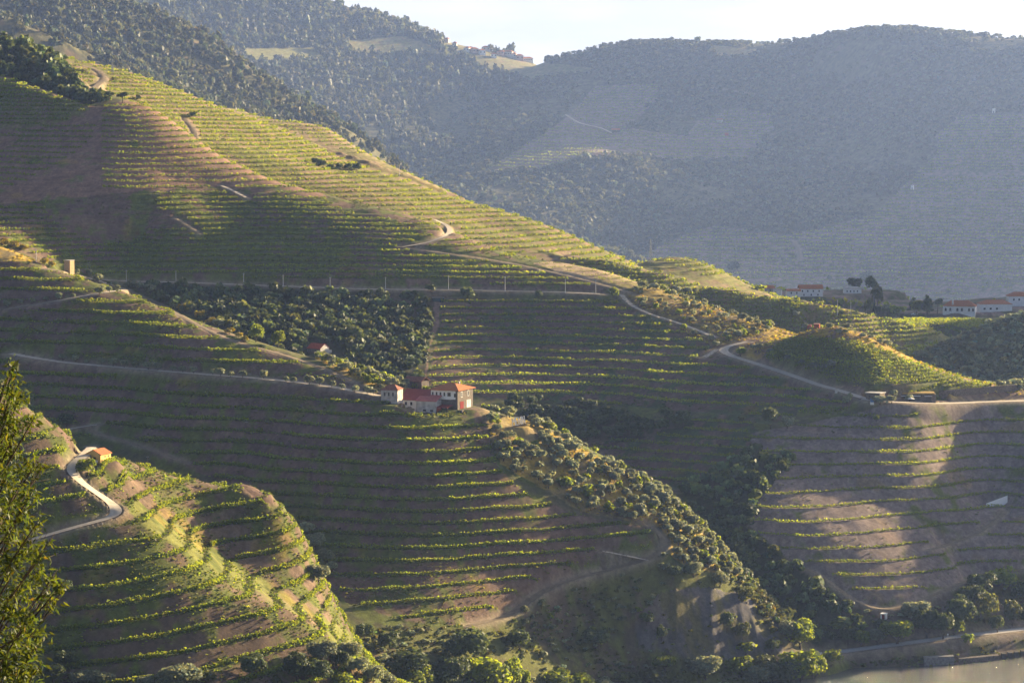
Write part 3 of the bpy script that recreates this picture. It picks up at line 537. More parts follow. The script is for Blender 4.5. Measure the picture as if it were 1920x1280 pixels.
def trunk_mesh(h, r, limbs, seed, spread=.6):
    g = np.random.default_rng(seed); Vs = []; Fs = []; o = 0
    def tube(P, R):
        nonlocal o
        n = 6; a = np.arange(n) * 2 * math.pi / n
        for p, q in zip(P, R): Vs.append(np.stack([p[0] + q * np.cos(a), p[1] + q * np.sin(a), np.full(n, p[2])], -1))
        for k in range(len(P) - 1):
            b = o + k * n; i = np.arange(n); j = (i + 1) % n
            Fs.append(np.stack([b + i, b + j, b + n + j, b + n + i], -1))
        o += n * len(P)
    tube([(0, 0, -.6), (0.03 * h, 0, h * .5), (0, .04 * h, h)], [r * 1.25, r * .85, r * .6])
    for k in range(limbs):
        a = 6.28 * k / limbs + g.uniform(-.4, .4); s = spread * h
        tube([(0, .03 * h, h * .75), (s * .5 * math.cos(a), s * .5 * math.sin(a), h * 1.1), (s * math.cos(a), s * math.sin(a), h * 1.5)], [r * .5, r * .38, r * .15])
    return np.concatenate(Vs), np.concatenate(Fs)
_tmpl = {}
def tree_mesh(kind, var, n, lobes, size, shape, mat):
    k = (kind, var)
    if k not in _tmpl:
        V, F, T = crown_cloud(n, lobes, size, seed=var * 7 + len(kind), shape=shape)
        me = mesh_np('crown', V, F, mat, attrs={'tint': T}); data = me.data; bpy.data.objects.remove(me)
        tv, tf = trunk_mesh(1.0, .16, 4, var)
        to = mesh_np('trunk', tv, tf, M_bark, smooth=True); td = to.data; bpy.data.objects.remove(to)
        _tmpl[k] = (data, td)
    return _tmpl[k]
KINDS_T = { # cards, lobes, card size, shape, material, trunk share
 'olive_tree': (300, 8, .33, 'round', M_olive, .15), 'oak_tree': (230, 7, .36, 'round', M_oak, .12), 'poplar_tree': (230, 8, .34, 'round', M_fresh, .16),
 'shrub': (110, 6, .40, 'round', M_scrub, .06), 'green_shrub': (110, 6, .40, 'round', M_fresh, .06), 'pine_tree': (200, 7, .36, 'pine', M_oak, .22), 'umbrella_pine': (220, 7, .34, 'flat', M_oak, .5),
 'cypress_tree': (170, 7, .26, 'column', M_cyp, .05), 'eucalyptus_tree': (230, 9, .28, 'round', M_scrub, .3), 'broom_bush': (110, 5, .40, 'round', None, .05)}
M_broom = leaf_mat('flowering_broom', (.24, .20, .02), .4, (.40, .31, .02))
KINDS_T['broom_bush'] = (110, 5, .40, 'round', M_broom, .05)
T_RND = random.Random(5)
OLIVES = []
def add_tree(kind, p, r, h, label, group=None, cat=None, now=False):
    if kind == 'olive_tree' and not now:
        OLIVES.append((tuple(p), r, h, label, group, cat)); return
    n, lobes, size, shape, mat, ts = KINDS_T[kind]
    var = T_RND.randrange(5)
    if h / p[1] * FOC > 26 and p[1] < 1300:      # large in the picture: many more, smaller leaf clumps
        n, size, lobes, var = n * 7, size * .40, lobes * 2, var + 10
    cd, td = tree_mesh(kind, var, n, lobes, size, shape, mat)
    e = link(bpy.data.objects.new(kind, None)); e.location = (p[0], p[1], p[2]); e.rotation_euler = (0, 0, T_RND.uniform(0, 6.28)); e.empty_display_size = .5
    th = h * ts
    c = link(bpy.data.objects.new('crown', cd), e); c.location = (0, 0, th * .85); c.scale = (r, r, (h - th * .85) / 1.95)
    t = link(bpy.data.objects.new('trunk', td), e); t.scale = (max(.5, r * .55), max(.5, r * .55), max(.4, th * 1.25))
    tag(e, label, cat or kind.replace('_', ' ').replace('green ', '').replace('flowering ', ''), group)
    return e
def tree_px(kind, px, py, wpx, hpx, label, group=None, ymin=0, cat=None):
    q = at(px, py, ymin)
    if q is None: return None
    s = q[1] / FOC
    return add_tree(kind, q, wpx * s * .5, hpx * s, label, group, cat)

# ------------------------------------------------------------------ vine rows along the terraces
def contour_rows(mask, T, f, minlen=14, gap=7.0):
    """level lines T = k + f inside mask, followed column by column; list of (n,3) arrays"""
    rows_ = []
    ii, jj = np.where(mask)
    if not len(ii): return rows_
    i0, i1 = ii.min(), ii.max() + 2; j0, j1 = jj.min(), jj.max() + 1
    sub = T[i0:i1, j0:j1]; msk = mask[i0:i1, j0:j1]
    lo = np.floor(np.nanmin(np.where(msk, sub, np.nan))); hi = np.ceil(np.nanmax(np.where(msk, sub, np.nan)))
    for k in np.arange(lo, hi + 1):
        lv = k + f
        cr_ = ((sub[:-1] - lv) * (sub[1:] - lv) <= 0) & msk[:-1] & msk[1:]
        has = cr_.any(0)
        if has.sum() < 4: continue
        for first in (True, False):
            a = cr_.argmax(0) if first else cr_.shape[0] - 1 - cr_[::-1].argmax(0)
            if not first:
                a1 = cr_.argmax(0); has2 = has & (np.abs(ROWY[i0 + a] - ROWY[i0 + a1]) > 14)
            else: has2 = has
            js = np.where(has2)[0]
            if len(js) < 4: continue
            t0 = sub[a[js], js]; t1 = sub[a[js] + 1, js]; w = np.clip((lv - t0) / (t1 - t0 + 1e-9), 0, 1)
            y = ROWY[i0 + a[js]] * (1 - w) + ROWY[i0 + a[js] + 1] * w; x = COLS[j0 + js] * y
            brk = np.where((np.diff(js) > 2) | (np.abs(np.diff(y)) > gap))[0] + 1
            for s in np.split(np.arange(len(js)), brk):
                if len(s) < 4: continue
                P = np.c_[x[s], y[s], y[s] * 0]
                if np.linalg.norm(np.diff(P[:, :2], axis=0), axis=1).sum() > minlen: rows_.append(P)
    return rows_
VINE_ROWS = []   # (points, height, width, spacing, leaf, cards, label, group)
def add_rows(name_or_mask, f, hgt_m, wid, sp, leaf, nc_, label, group, T=None, skip=0.0, minlen=14, gap=7.0):
    m = name_or_mask if not isinstance(name_or_mask, str) else (ZI == [z[0] for z in ZONES].index(name_or_mask))
    m = m & (wr_road < .35) & ~FARM
    for P in contour_rows(m, TT if T is None else T, f, minlen, gap): VINE_ROWS.append((P, hgt_m, wid, sp, leaf, nc_, label, group, skip))
add_rows('A', .76, 1.45, .85, .45, .36, 13, 'knee high green vine row on the sunny terraces below the yellow hut', 'vine rows on the near slope with the yellow hut')
add_rows('A', .92, 1.3, .7, .5, .36, 8, 'knee high green vine row on the sunny terraces below the yellow hut', 'vine rows on the near slope with the yellow hut', skip=.55)
add_rows('A crest', .76, 1.7, .9, .55, .50, 9, 'bright vine row crossing the grassy crest below the yellow hut', 'vine rows over the grassy crest')
add_rows('B face', .78, 1.35, .95, .5, .40, 11, 'long dark green vine row across the shaded hillside around the farmhouse', 'vine rows on the farmhouse hillside')
add_rows('B face', .95, 1.2, .75, .6, .40, 6, 'long dark green vine row across the shaded hillside around the farmhouse', 'vine rows on the farmhouse hillside', skip=.6)
add_rows('E face', .84, 1.2, .75, .55, .38, 8, 'thin vine row on the stony grey terraces above the river railway', 'vine rows on the stony slope above the railway')
add_rows('D mid', .76, 1.35, 1.0, .65, .46, 9, 'dense dark green vine row in the bowl below the pole road', 'vine rows in the bowl below the pole road')
add_rows('D low', .76, 1.35, 1.0, .65, .46, 9, 'dense dark green vine row in the hollow below the wooded gully', 'vine rows in the low hollow')
add_rows((ZI == [z[0] for z in ZONES].index('D face')) & (vnoise(GX / 70, GY / 45, 99) > -.5), .76, 1.3, 1.0, .75, .5, 8, 'green vine row on the broad terraced slope above the pole road', 'vine rows above the pole road')
add_rows((ZI == [z[0] for z in ZONES].index('D upper')) & ((PX > 190) | (vnoise(GX / 60, GY / 40, 97) > -.35)), .78, 1.25, .9, .95, .58, 6, 'vine row on the reddish terraces under the pine wood', 'vine rows on the reddish slope')
add_rows('D crest patch', .78, 1.3, .9, 1.2, .6, 4, 'short vine row in the small plot beside the hilltop wood', 'vine rows by the hilltop wood')
add_rows('F', .76, 1.4, 1.0, 1.0, .66, 6, 'sunlit vine row on the second ridge behind the main slope', 'vine rows on the second ridge')
add_rows('G', .74, 1.5, 1.0, 1.5, .8, 4, 'pale vine row on the third ridge under the wooded hill', 'vine rows on the third ridge')
add_rows('F2', .74, 1.6, 1.0, 1.2, .75, 5, 'sunlit vine row on the rounded knoll by the lattice pylon', 'vine rows on the knoll')
add_rows('D young', .5, 1.1, .5, 1.3, .45, 3, 'young vine row on bare pinkish soil at the ridge end', 'young vine rows on pale soil')
add_rows('E plot', .5, 1.6, .7, .6, .46, 8, 'leafy vine row in the bright plot above the stone lodge', 'vine rows above the stone lodge', skip=.12)
add_rows('E small plot', .5, 1.5, .9, .9, .60, 5, 'bright vine row in the little plot left of the stone lodge', 'vine rows in the little plot')
add_rows(FIELD, .5, 1.3, 1.0, 1.1, .8, 4, 'straight vine row in the flat field before the white houses', 'straight vine rows in the flat field', T=(GY + 1.15 * GX) / 4.6, gap=12)
add_rows('J right', .76, 3.6, 2.6, 4.2, 2.4, 3, 'hazy vine row on the far terraced hillside behind the white houses', 'vine rows on the far hillside')
add_rows('J patch', .76, 3.3, 2.6, 4.5, 2.2, 3, 'hazy vine row on the far brown terraces by the orange roofed barn', 'vine rows on the far brown terraces')
add_rows('J small', .76, 3.3, 2.6, 4.5, 2.2, 3, 'hazy vine row on the far plot beside the two small huts', 'vine rows by the small huts')
def row_mesh(r):
    P, hh, ww, sp, leaf, ncd, lab, grp, skip = r
    d = np.r_[0, np.cumsum(np.linalg.norm(np.diff(P[:, :2], axis=0), axis=1))]; n = max(3, int(d[-1] / sp))
    s = np.linspace(0, d[-1], n); x = np.interp(s, d, P[:, 0]); y = np.interp(s, d, P[:, 1])
    if len(x) > 5:
        k = np.ones(5) / 5; xs = np.convolve(np.pad(x, 2, 'edge'), k, 'valid'); ys = np.convolve(np.pad(y, 2, 'edge'), k, 'valid'); x, y = xs, ys
    tx, ty = np.gradient(x), np.gradient(y); tl = np.hypot(tx, ty) + 1e-9; tx /= tl; ty /= tl
    g = fbm(x, y, 11, 81, 2); vig = np.clip(.95 + .40 * g + .16 * G_.normal(size=n), .45, 1.4)
    keep = (vnoise(x / 9, y / 9, 83) * .5 + .5 > skip)
    idx = np.where(keep)[0]; outs = []
    for part in (np.split(idx, np.where(np.diff(idx) > 1)[0] + 1) if len(idx) else []):
        m0 = len(part)
        if m0 * sp < (8 if skip else 4): continue
        z = hgt(x[part], y[part]); k = np.repeat(part, ncd); zk = np.repeat(z, ncd); m = len(k)
        u = G_.uniform(-.6, .6, m) * sp * 1.2; v = G_.normal(size=m) * ww * .30; h = (.12 + .88 * G_.random(m) ** .8) * hh * vig[k]
        C = np.c_[x[k] + tx[k] * u - ty[k] * v, y[k] + ty[k] * u + tx[k] * v, zk + h]
        N_ = unit(m); N_[:, 2] = np.abs(N_[:, 2]) * .7
        N_ /= np.linalg.norm(N_, axis=1)[:, None]
        V, F = cards(C, N_, leaf * G_.uniform(.6, 1.25, m))
        t = G_.uniform(.7, 1.3, m); hu = .10 * G_.normal(size=m) + .08 * g.mean()
        T = np.repeat(np.stack([t * (1 + hu), t, t * (1 - hu)], -1), 4, axis=0)
        # the woody cordon on its wire runs through the whole row
        cz = z + hh * .38; cw = .07
        W = np.stack([np.c_[x[part], y[part], cz - cw], np.c_[x[part], y[part], cz + cw]], 1).reshape(-1, 3); q_ = np.arange(m0 - 1) * 2
        F = np.concatenate([F, len(V) + np.stack([q_, q_ + 2, q_ + 3, q_ + 1], -1)]); V = np.concatenate([V, W]); T = np.concatenate([T, np.full((2 * m0, 3), .5)])
        outs.append((V, F, T, m0 * sp * hh / y[part].mean() ** 2))
    return outs
built = []
for r in VINE_ROWS:
    for q in row_mesh(r): built.append((q, r))
built.sort(key=lambda a: -a[0][3])
for q, r in built[:300]:
    tag(mesh_np('vine_row', q[0], q[1], M_vine, attrs={'tint': q[2]}), r[6], 'vine row', r[7])
def merged(name, items, mat, label, cat):
    if not items: return
    o = 0; Fs = []
    for V, F, T in items: Fs.append(F + o); o += len(V)
    tag(mesh_np(name, np.concatenate([a[0] for a in items]), np.concatenate(Fs), mat, attrs={'tint': np.concatenate([a[2] for a in items])}), label, cat, kind='stuff')
merged('vineyard', [a[0][:3] for a in built[300:]], M_vine, 'distant and minor vine rows covering the terraced hills', 'vines')
print('vine rows', len(built), 'quads', sum(len(a[0][1]) for a in built))

# ------------------------------------------------------------------ woods (nobody could count them) and grasses
zname = {z[0]: k for k, z in enumerate(ZONES)}
cellA = np.abs(np.gradient(GX, axis=1) * np.gradient(GY, axis=0))
def scatter(mask, sp, seed=1, dens=None, ymax=7400):
    g = np.random.default_rng(seed)
    m = mask & (WROAD < .25) & (GY < ymax) & (PX > -350) & (PX < 2900)
    i, j = np.where(m)
    if not len(i): return np.zeros((0, 3))
    p = cellA[i, j]
    if dens is not None: p = p * np.clip(dens[i, j], 0, None)
    n = min(int(p.sum() / sp ** 2 * 2.2) + 1, len(i)); 
    k = g.choice(len(i), n, replace=False, p=p / p.sum())
    x = GX[i[k], j[k]] + g.uniform(-.5, .5, n); y = GY[i[k], j[k]] + g.uniform(-.5, .5, n)
    key = np.floor(x / sp).astype(np.int64) * 100003 + np.floor(y / sp).astype(np.int64)
    _, u = np.unique(key, return_index=True)
    x, y = x[u], y[u]
    return np.c_[x, y, hgt(x, y)]
_sg = at(973, 799, 1080); SIGN = np.hypot(GX - _sg[0], GY - _sg[1] + 3) < 7
def wood(name, P, kinds, mat, rr, hr, label, seed=3, dark=0.0, cat='woodland'):
    """one mass of trees; every tree is a cloud of leaf clumps at its own place"""
    g = np.random.default_rng(seed); items = []
    tm = [crown_cloud(n, lb, sz, seed=seed * 31 + k, shape=sh) for k, (n, lb, sz, sh) in enumerate(kinds)]
    k = g.integers(0, len(tm), len(P))
    for t in range(len(tm)):
        Q = P[k == t]; n = len(Q)
        if not n: continue
        V, F, T = tm[t]; r = g.uniform(*rr, n) * (1 + .35 * (g.random(n) > .9)); h = r * g.uniform(*hr, n); a = g.uniform(0, 6.28, n)
        ca, sa = np.cos(a)[:, None], np.sin(a)[:, None]
        W = np.stack([(V[None, :, 0] * ca - V[None, :, 1] * sa) * r[:, None] + Q[:, 0:1], (V[None, :, 0] * sa + V[None, :, 1] * ca) * r[:, None] + Q[:, 1:2], V[None, :, 2] * (h / 2)[:, None] + Q[:, 2:3] - .25 * r[:, None]], -1).reshape(-1, 3)
        Fa = (F[None] + (np.arange(n) * len(V))[:, None, None]).reshape(-1, 4)
        b = g.uniform(.5, 1.55, n) * (1 + .4 * fbm(Q[:, 0], Q[:, 1], 150 if Q[:, 1].mean() > 2500 else 40, 98)); hu = g.normal(size=n) * .12
        tt = np.stack([b * (1 + hu), b, b * (1 - hu)], -1)
        items.append((W, Fa, (T[None] * tt[:, None, :]).reshape(-1, 3)))
    merged(name, items, mat, label, cat)
    print(name, len(P), 'trees', sum(len(a[1]) for a in items), 'quads')
far_m = (ZI == zname['far wood floor'])
hid = lambda *h: np.isin(GI, [HN.index(x) for x in h])
dn = np.clip(.6 + 1.5 * fbm(GX, GY, 190, 91), .04, 2)
RK = [(34, 5, .62, 'round'), (34, 4, .62, 'round'), (30, 5, .66, 'round')]
wood('woodland', scatter(far_m & hid('J'), 11.0, 1, dn), RK, M_far, (2.4, 7.2), (1.5, 2.1), 'dense low evergreen scrub wood covering the far hill on the right', 5)
wood('woodland', scatter(far_m & hid('S'), 9.0, 41), RK, M_far, (2.2, 4.6), (1.5, 2.1), 'scrub wood on the added shade hill, unseen beyond the right edge', 20)  # covers the added sun-blocking hill
wood('woodland', scatter(far_m & hid('H'), 10.0, 2, dn), RK + [(36, 5, .55, 'pine'), (36, 5, .55, 'pine')], M_far, (2.4, 6.6), (1.7, 2.8), 'mixed pine wood on the tall hill at upper left', 6)
wood('woodland', scatter(far_m & hid('I'), 13.0, 3, dn), RK + [(36, 5, .55, 'pine'), (36, 5, .55, 'pine'), (36, 5, .55, 'pine')], M_far, (3.4, 9.2), (1.8, 3.0), 'hazy pine wood on the far hill below the hilltop village', 7)
CK = [(80, 7, .46, 'round'), (80, 6, .46, 'round'), (70, 7, .5, 'round')]
dw = zmask([(250,534),(640,545),(800,562),(812,590),(792,700),(780,722),(600,690),(330,580)], ['D'])
wood('woodland', scatter(dw, 4.6, 4), CK, M_oak, (2.0, 3.6), (1.5, 2.0), 'dark dense oak wood below the pole road, between farmhouse ridge and vine bowl', 8)
wood('woodland', scatter((ZI == zname['gully floor']), 4.4, 5), CK, M_oak, (1.9, 3.4), (1.5, 2.0), 'dark wood filling the gully down to the river railway', 9)
wood('woodland', scatter((ZI == zname['D wood floor']), 5.0, 6), CK + [(80, 6, .45, 'pine')], M_oak, (2.4, 4.0), (1.6, 2.4), 'dark pine wood on the hilltop at left above the reddish terraces', 10)
# low scrub, weeds and tall grass
SK = [(16, 3, .8, 'round'), (14, 3, .8, 'round')]
wood('undergrowth', scatter((ZI == zname['B foot']) | (ZI == zname['E bank']) | (ZI == zname['cliff']), 1.7, 7, np.clip(.4 + 1.3 * fbm(GX, GY, 20, 92), .02, 2) * np.where(ZI == zname['cliff'], .25, 1)), SK, M_scrub, (.35, 1.0), (1.0, 1.8), 'low scrub and weeds over the lower slopes beside the river', 11, cat='scrub')
wood('undergrowth', scatter((ZI == zname['B flank']) & ~SIGN | (ZI == zname['B crown']) | (ZI == zname['B top left']) | (ZI == zname['D knoll']) | (ZI == zname['E top']), 2.0, 8, np.clip(.5 + 1.2 * fbm(GX, GY, 15, 93), .02, 2)), SK, M_broom, (.3, .75), (.8, 1.5), 'golden grass and yellow broom on the sunny ridge crests', 12, cat='scrub')
gmask = (tread > 0) & np.isin(ZI, [zname['A'], zname['B face'], zname['A crest']])
wood('grass', scatter(gmask | ((ZI == zname['A']) | (ZI == zname['A crest'])) & (fbm(GX, GY, 9, 61, 3) > .12), 1.25, 9, ymax=1250), [(9, 2, .9, 'round'), (8, 2, .9, 'round')], M_fresh, (.2, .5), (.7, 1.5), 'tufts of green grass along the terrace edges', 13, cat='grass')

wood('undergrowth', scatter(((ZI == zname['B foot']) | (ZI == zname['E bank'])) & (GZ > 7), 4.0, 34, np.clip(.5 + 1.2 * fbm(GX, GY, 26, 89), .03, 2)), [(36, 5, .55, 'round'), (36, 4, .55, 'round')], M_olive, (.6, 1.6), (1.1, 1.8), 'grey green bushes over the scrubby slopes above the river', 21, cat='scrub')
# weeds and green tufts on the terrace banks
bank = lambda *n: np.isin(ZI, [zname[x] for x in n]) & (wr_road < .3)
WK = [(7, 2, 1.0, 'round'), (6, 2, 1.0, 'round')]
dn2 = np.clip(.12 + 1.3 * fbm(GX, GY, 13, 95, 3), .02, 2)
wood('undergrowth', scatter(bank('B face', 'A'), 1.45, 31, dn2, 1300), WK, M_scrub, (.25, .65), (.8, 1.3), 'green weeds on the dark banks between the vine terraces', 16, cat='weeds')
wood('undergrowth', scatter(bank('D face', 'D mid', 'D low'), 2.0, 32, dn2, 1650), WK, M_scrub, (.3, .75), (.8, 1.3), 'green weeds on the banks of the middle hillside', 17, cat='weeds')
wood('undergrowth', scatter(bank('E face'), 2.0, 33, np.clip(.1 + 1.4 * fbm(GX, GY, 13, 96, 3), .01, 2), 1400), WK, M_scrub, (.2, .55), (.8, 1.3), 'sparse weeds on the stony grey terraces', 18, cat='weeds')
# ------------------------------------------------------------------ buildings and other things
class MB:
    """collects boxes, prisms and tubes in one mesh"""
    def __init__(s): s.v = []; s.f = []
    def add(s, V, F):
        o = len(s.v); s.v += [tuple(p) for p in V]; s.f += [tuple(i + o for i in f) for f in F]; return s
    def box(s, x0, x1, y0, y1, z0, z1):
        return s.add([(x0,y0,z0),(x1,y0,z0),(x1,y1,z0),(x0,y1,z0),(x0,y0,z1),(x1,y0,z1),(x1,y1,z1),(x0,y1,z1)], [(3,2,1,0),(4,5,6,7),(0,1,5,4),(1,2,6,5),(2,3,7,6),(3,0,4,7)])
    def hip(s, x0, x1, y0, y1, z, h, inset, t=.18):
        """hipped roof with an eave board; inset = ridge ends from the short sides"""
        s.box(x0, x1, y0, y1, z, z + t); z += t; m = (y0 + y1) / 2
        return s.add([(x0,y0,z),(x1,y0,z),(x1,y1,z),(x0,y1,z),(x0+inset,m,z+h),(x1-inset,m,z+h)], [(0,1,5,4),(1,2,5),(2,3,4,5),(3,0,4)])
    def slab(s, P, t):
        """sloping roof sheet: four corners, thickness t downwards"""
        return s.add(list(P) + [(x, y, z - t) for x, y, z in P], [(0,1,2,3),(7,6,5,4),(0,4,5,1),(1,5,6,2),(2,6,7,3),(3,7,4,0)])
    def gable_wall(s, x0, x1, y, yt, z, h):
        m = (x0 + x1) / 2
        return s.add([(x0,y,z),(x1,y,z),(m,y,z+h),(x0,yt,z),(x1,yt,z),(m,yt,z+h)], [(0,1,2),(5,4,3),(0,3,4,1),(1,4,5,2),(2,5,3,0)])
    def tube(s, P, R, n=8, cap=True):
        o = len(s.v)
        for k, (p, r) in enumerate(zip(P, R)):
            p = Vector(p); d = Vector(P[min(k+1, len(P)-1)]) - Vector(P[max(k-1, 0)]); d.normalize()
            a = d.orthogonal().normalized(); b = d.cross(a)
            for i in range(n):
                w = 2 * math.pi * i / n; q = p + a * math.cos(w) * r + b * math.sin(w) * r; s.v.append(tuple(q))
        for k in range(len(P) - 1):
            for i in range(n): s.f.append((o+k*n+i, o+k*n+(i+1)%n, o+(k+1)*n+(i+1)%n, o+(k+1)*n+i))
        if cap: s.f.append(tuple(o+i for i in reversed(range(n)))); s.f.append(tuple(o+(len(P)-1)*n+i for i in range(n)))
        return s
    def build(s, name, mat, parent=None, smooth=False):
        me = bpy.data.meshes.new(name); me.from_pydata(s.v, [], s.f); me.update(); me.materials.append(mat)
        if smooth: me.polygons.foreach_set('use_smooth', [True] * len(me.polygons))
        return link(bpy.data.objects.new(name, me), parent)
def root(name, p, rz, label, cat, group=None):
    e = link(bpy.data.objects.new(name, None)); e.location = tuple(p); e.rotation_euler = (0, 0, rz); e.empty_display_size = 1
    return tag(e, label, cat, group)
def copy_tree(o, parent=None):
    c = o.copy(); link(c, parent)
    for ch in list(o.children): copy_tree(ch, c)
    return c
M_white = noisy('whitewashed_wall', (.74, .73, .71), .08, .7, c2=(.82, .81, .80)); M_dirty = noisy('stained_plaster', (.46, .44, .41), .30, .55, c2=(.62, .60, .57))
M_grey = noisy('grey_old_plaster', (.33, .30, .27), .35, .6, c2=(.52, .49, .46)); M_yellow = noisy('yellow_plaster', (.66, .45, .16), .08, .8)
M_tile = noisy('clay_roof_tiles', (.38, .14, .06), .28, 2.2, bump=.05); M_rtile = noisy('red_sheet_roof', (.27, .06, .052), .14, .8); M_rtile2 = noisy('faded_red_roof', (.46, .15, .13), .15, 1.0); M_oldtile = noisy('old_brown_tiles', (.23, .10, .07), .35, 1.6)
M_stone = noisy('schist_stone_wall', (.125, .105, .088), .45, 1.6, bump=.08); M_dark = noisy('dark_window', (.018, .02, .024), .3, 1, rough=.3, spec=.5)
M_red = noisy('red_painted_door', (.16, .018, .02), .15, 2); M_conc = noisy('concrete', (.42, .40, .37), .15, .8); M_pole = noisy('pale_concrete_pole', (.55, .53, .50), .1, 2); M_tan = noisy('tan_brick', (.42, .30, .17), .2, 2.5)
M_lwhite = noisy('white_painted_letters', (.78, .78, .77), .04, 2); M_steel = noisy('galvanised_steel', (.40, .41, .42), .1, 3, rough=.5); M_wood = noisy('weathered_wood', (.14, .10, .07), .3, 3); M_blue = noisy('blue_plastic', (.05, .18, .42), .1, 2, rough=.4)
M_green = noisy('dark_green_paint', (.03, .06, .07), .2, 1); M_rust = noisy('rust_red_paint', (.33, .07, .04), .2, 1.2); M_black = noisy('black_stone', (.06, .055, .05), .4, 1.2)
M_ochre = noisy('ochre_roof_grass', (.32, .21, .05), .3, 2.0)

def windows(r, spec, w, h, depth=.06, mat=None, frame=None, fw=.12, name='window'):
    """spec: (side, along, z): side 'f' faces -y, 'r' faces +x, 'l' faces -x; along measured in local x or y; plane at the given offset"""
    for side, a, z, off in spec:
        def bx(m, a0, a1, z0, z1, d0, d1):
            if side == 'f': m.box(a0, a1, off - d1, off - d0, z0, z1)
            elif side == 'r': m.box(off + d0, off + d1, a0, a1, z0, z1)
            else: m.box(off - d1, off - d0, a0, a1, z0, z1)
        m = MB(); bx(m, a - w/2, a + w/2, z, z + h, .004, depth)
        o = m.build(name, mat or M_dark, r)
        if frame:
            m = MB(); bx(m, a - w/2 - fw, a - w/2 - .003, z - fw, z + h + fw, .004, depth + .04); bx(m, a + w/2 + .003, a + w/2 + fw, z - fw, z + h + fw, .004, depth + .04)
            bx(m, a - w/2, a + w/2, z + h + .003, z + h + fw, .004, depth + .04); bx(m, a - w/2, a + w/2, z - fw, z - .003, .004, depth + .04)
            m.build('frame', frame, o)
def face(px, py, off, ymin=0):
    q = at(px, py, ymin); return q
PD = {k: v for k, v in zip(['hut','farm','ruin','barn_ridge','tower','lodge','long','sheds','arched','right','villa','left','low','jbarn','wall','tinyhut','sign'], pads)}
def ground(p, dz=0.0): return (p[0], p[1], float(hgt(p[0], p[1])) + dz)

# --- yellow hut
p = ground(PD['hut']); r = root('yellow_hut', p, R_(-24), 'small yellow hut with an orange tiled gable roof beside the bend of the pale road', 'hut')
MB().box(-2.6, 2.6, -3, 3, -1.2, 2.9).gable_wall(-2.6, 2.6, -3, 3, 2.9, 1.25).build('wall', M_yellow, r)
MB().slab([(-3.0,-3.25,2.78),(0,-3.25,4.28),(0,3.25,4.28),(-3.0,3.25,2.78)], .14).slab([(0,-3.25,4.28),(3.0,-3.25,2.78),(3.0,3.25,2.78),(0,3.25,4.28)], .14).build('roof', M_tile, r)
MB().box(-.2, .9, -3.07, -3.004, 0, 1.9).build('door', M_dark, r)
windows(r, [('r', -.4, 1.7, 2.6), ('r', 1.5, 1.7, 2.6)], .6, .5)
MB().box(1.0, 1.7, -3.7, -3.02, .2, 1.0).build('air_unit', M_white, r)

# --- farm on the ridge
p = (F0[0], F0[1], F0[2])
r = root('farmhouse', p, FA, 'two storey stone and white farmhouse under a red hipped tile roof, with red roofed barns', 'farmhouse')
MB().box(-11.8, 0, 0, 14, -2.5, 3.9).build('stone_storey', M_stone, r)
MB().box(-11.82, -2.6, -.03, 14.02, 3.9, 7.5).build('upper_storey', M_white, r)
MB().box(-2.595, .02, -.02, 14.01, 3.9, 7.5).build('end_bay', M_stone, r)
MB().box(-2.59, -.9, -.05, -.022, 4.0, 7.45).build('plaster_patch', M_white, r)
MB().hip(-12.7, .9, -.9, 14.9, 7.5, 2.3, 5.5, .2).build('roof', M_tile, r)
MB().box(-4.0, -3.3, 8.4, 9.1, 8.9, 10.4).build('chimney', M_conc, r)
windows(r, [('f', -11.0 + 1.72 * k, 5.2, -.03) for k in range(5)] + [('f', -3.4, 5.2, -.03), ('f', -1.2, 4.9, -.05)], .72, 1.5)
windows(r, [('r', 3.6, 4.9, .02), ('r', 9.6, 4.9, .02)], 1.1, 1.8, frame=M_dirty, fw=.28)
MB().box(.004, .10, 2.2, 5.4, .1, 3.0).build('door', M_red, r)
MB().box(.004, .12, 8.0, 11.8, .1, 3.2).build('shutter', M_dirty, r)
MB().box(.02, 2.6, -1.0, 14.2, -2.6, -.02).build('terrace', M_stone, r)
MB().box(-15.9, -7.2, -5.0, 2.4, -3.4, 3.6).build('barn_wall', M_dirty, r)
MB().slab([(-16.2,-5.4,3.5),(-6.8,-5.4,3.5),(-6.8,-.04,5.5),(-16.2,-.04,5.5)], .16).build('barn_roof', M_rtile2, r)
MB().box(-23.6, -15.905, -3.4, 6.0, 0, 3.7).build('store_wall', M_white, r)
MB().box(-23.5, -15.91, -3.3, 5.9, -3.6, -.003).build('store_base', M_stone, r)
MB().slab([(-24.0,-3.9,3.5),(-11.85,-3.9,3.5),(-11.85,2.6,7.3),(-24.0,2.6,7.3)], .16).slab([(-24.0,2.6,7.3),(-11.85,2.6,7.3),(-11.85,8.8,3.6),(-24.0,8.8,3.6)], .16).build('store_roof', M_rtile, r)
windows(r, [('f', -21.3, 1.3, -3.4), ('f', -18.9, 1.3, -3.4)], .9, 1.3); windows(r, [('f', -12.2, -.6, -5.0), ('f', -9.0, -.6, -5.0)], 1.3, .65)
for xx in (-22.0, -19.6, -17.2): MB().box(xx - .35, xx + .35, -3.42, -3.304, -1.6, -.01).build('pier', M_white, r)
MB().slab([(-7.0,-4.8,1.2),(-2.0,-4.8,1.2),(-2.0,-.04,1.9),(-7.0,-.04,1.9)], .12).build('porch_roof', M_rtile, r)
MB().box(-7.0, -4.9, -4.7, -4.6, -1.7, 1.0).build('red_gate', M_rust, r)
MB().tube([(-2.3,-4.5,-3),(-2.3,-4.5,1.1)], [.12,.12]).build('post', M_wood, r)
MB().box(-4.6, -1.8, -4.4, -3.2, -2.2, -.9).build('parapet', M_conc, r)
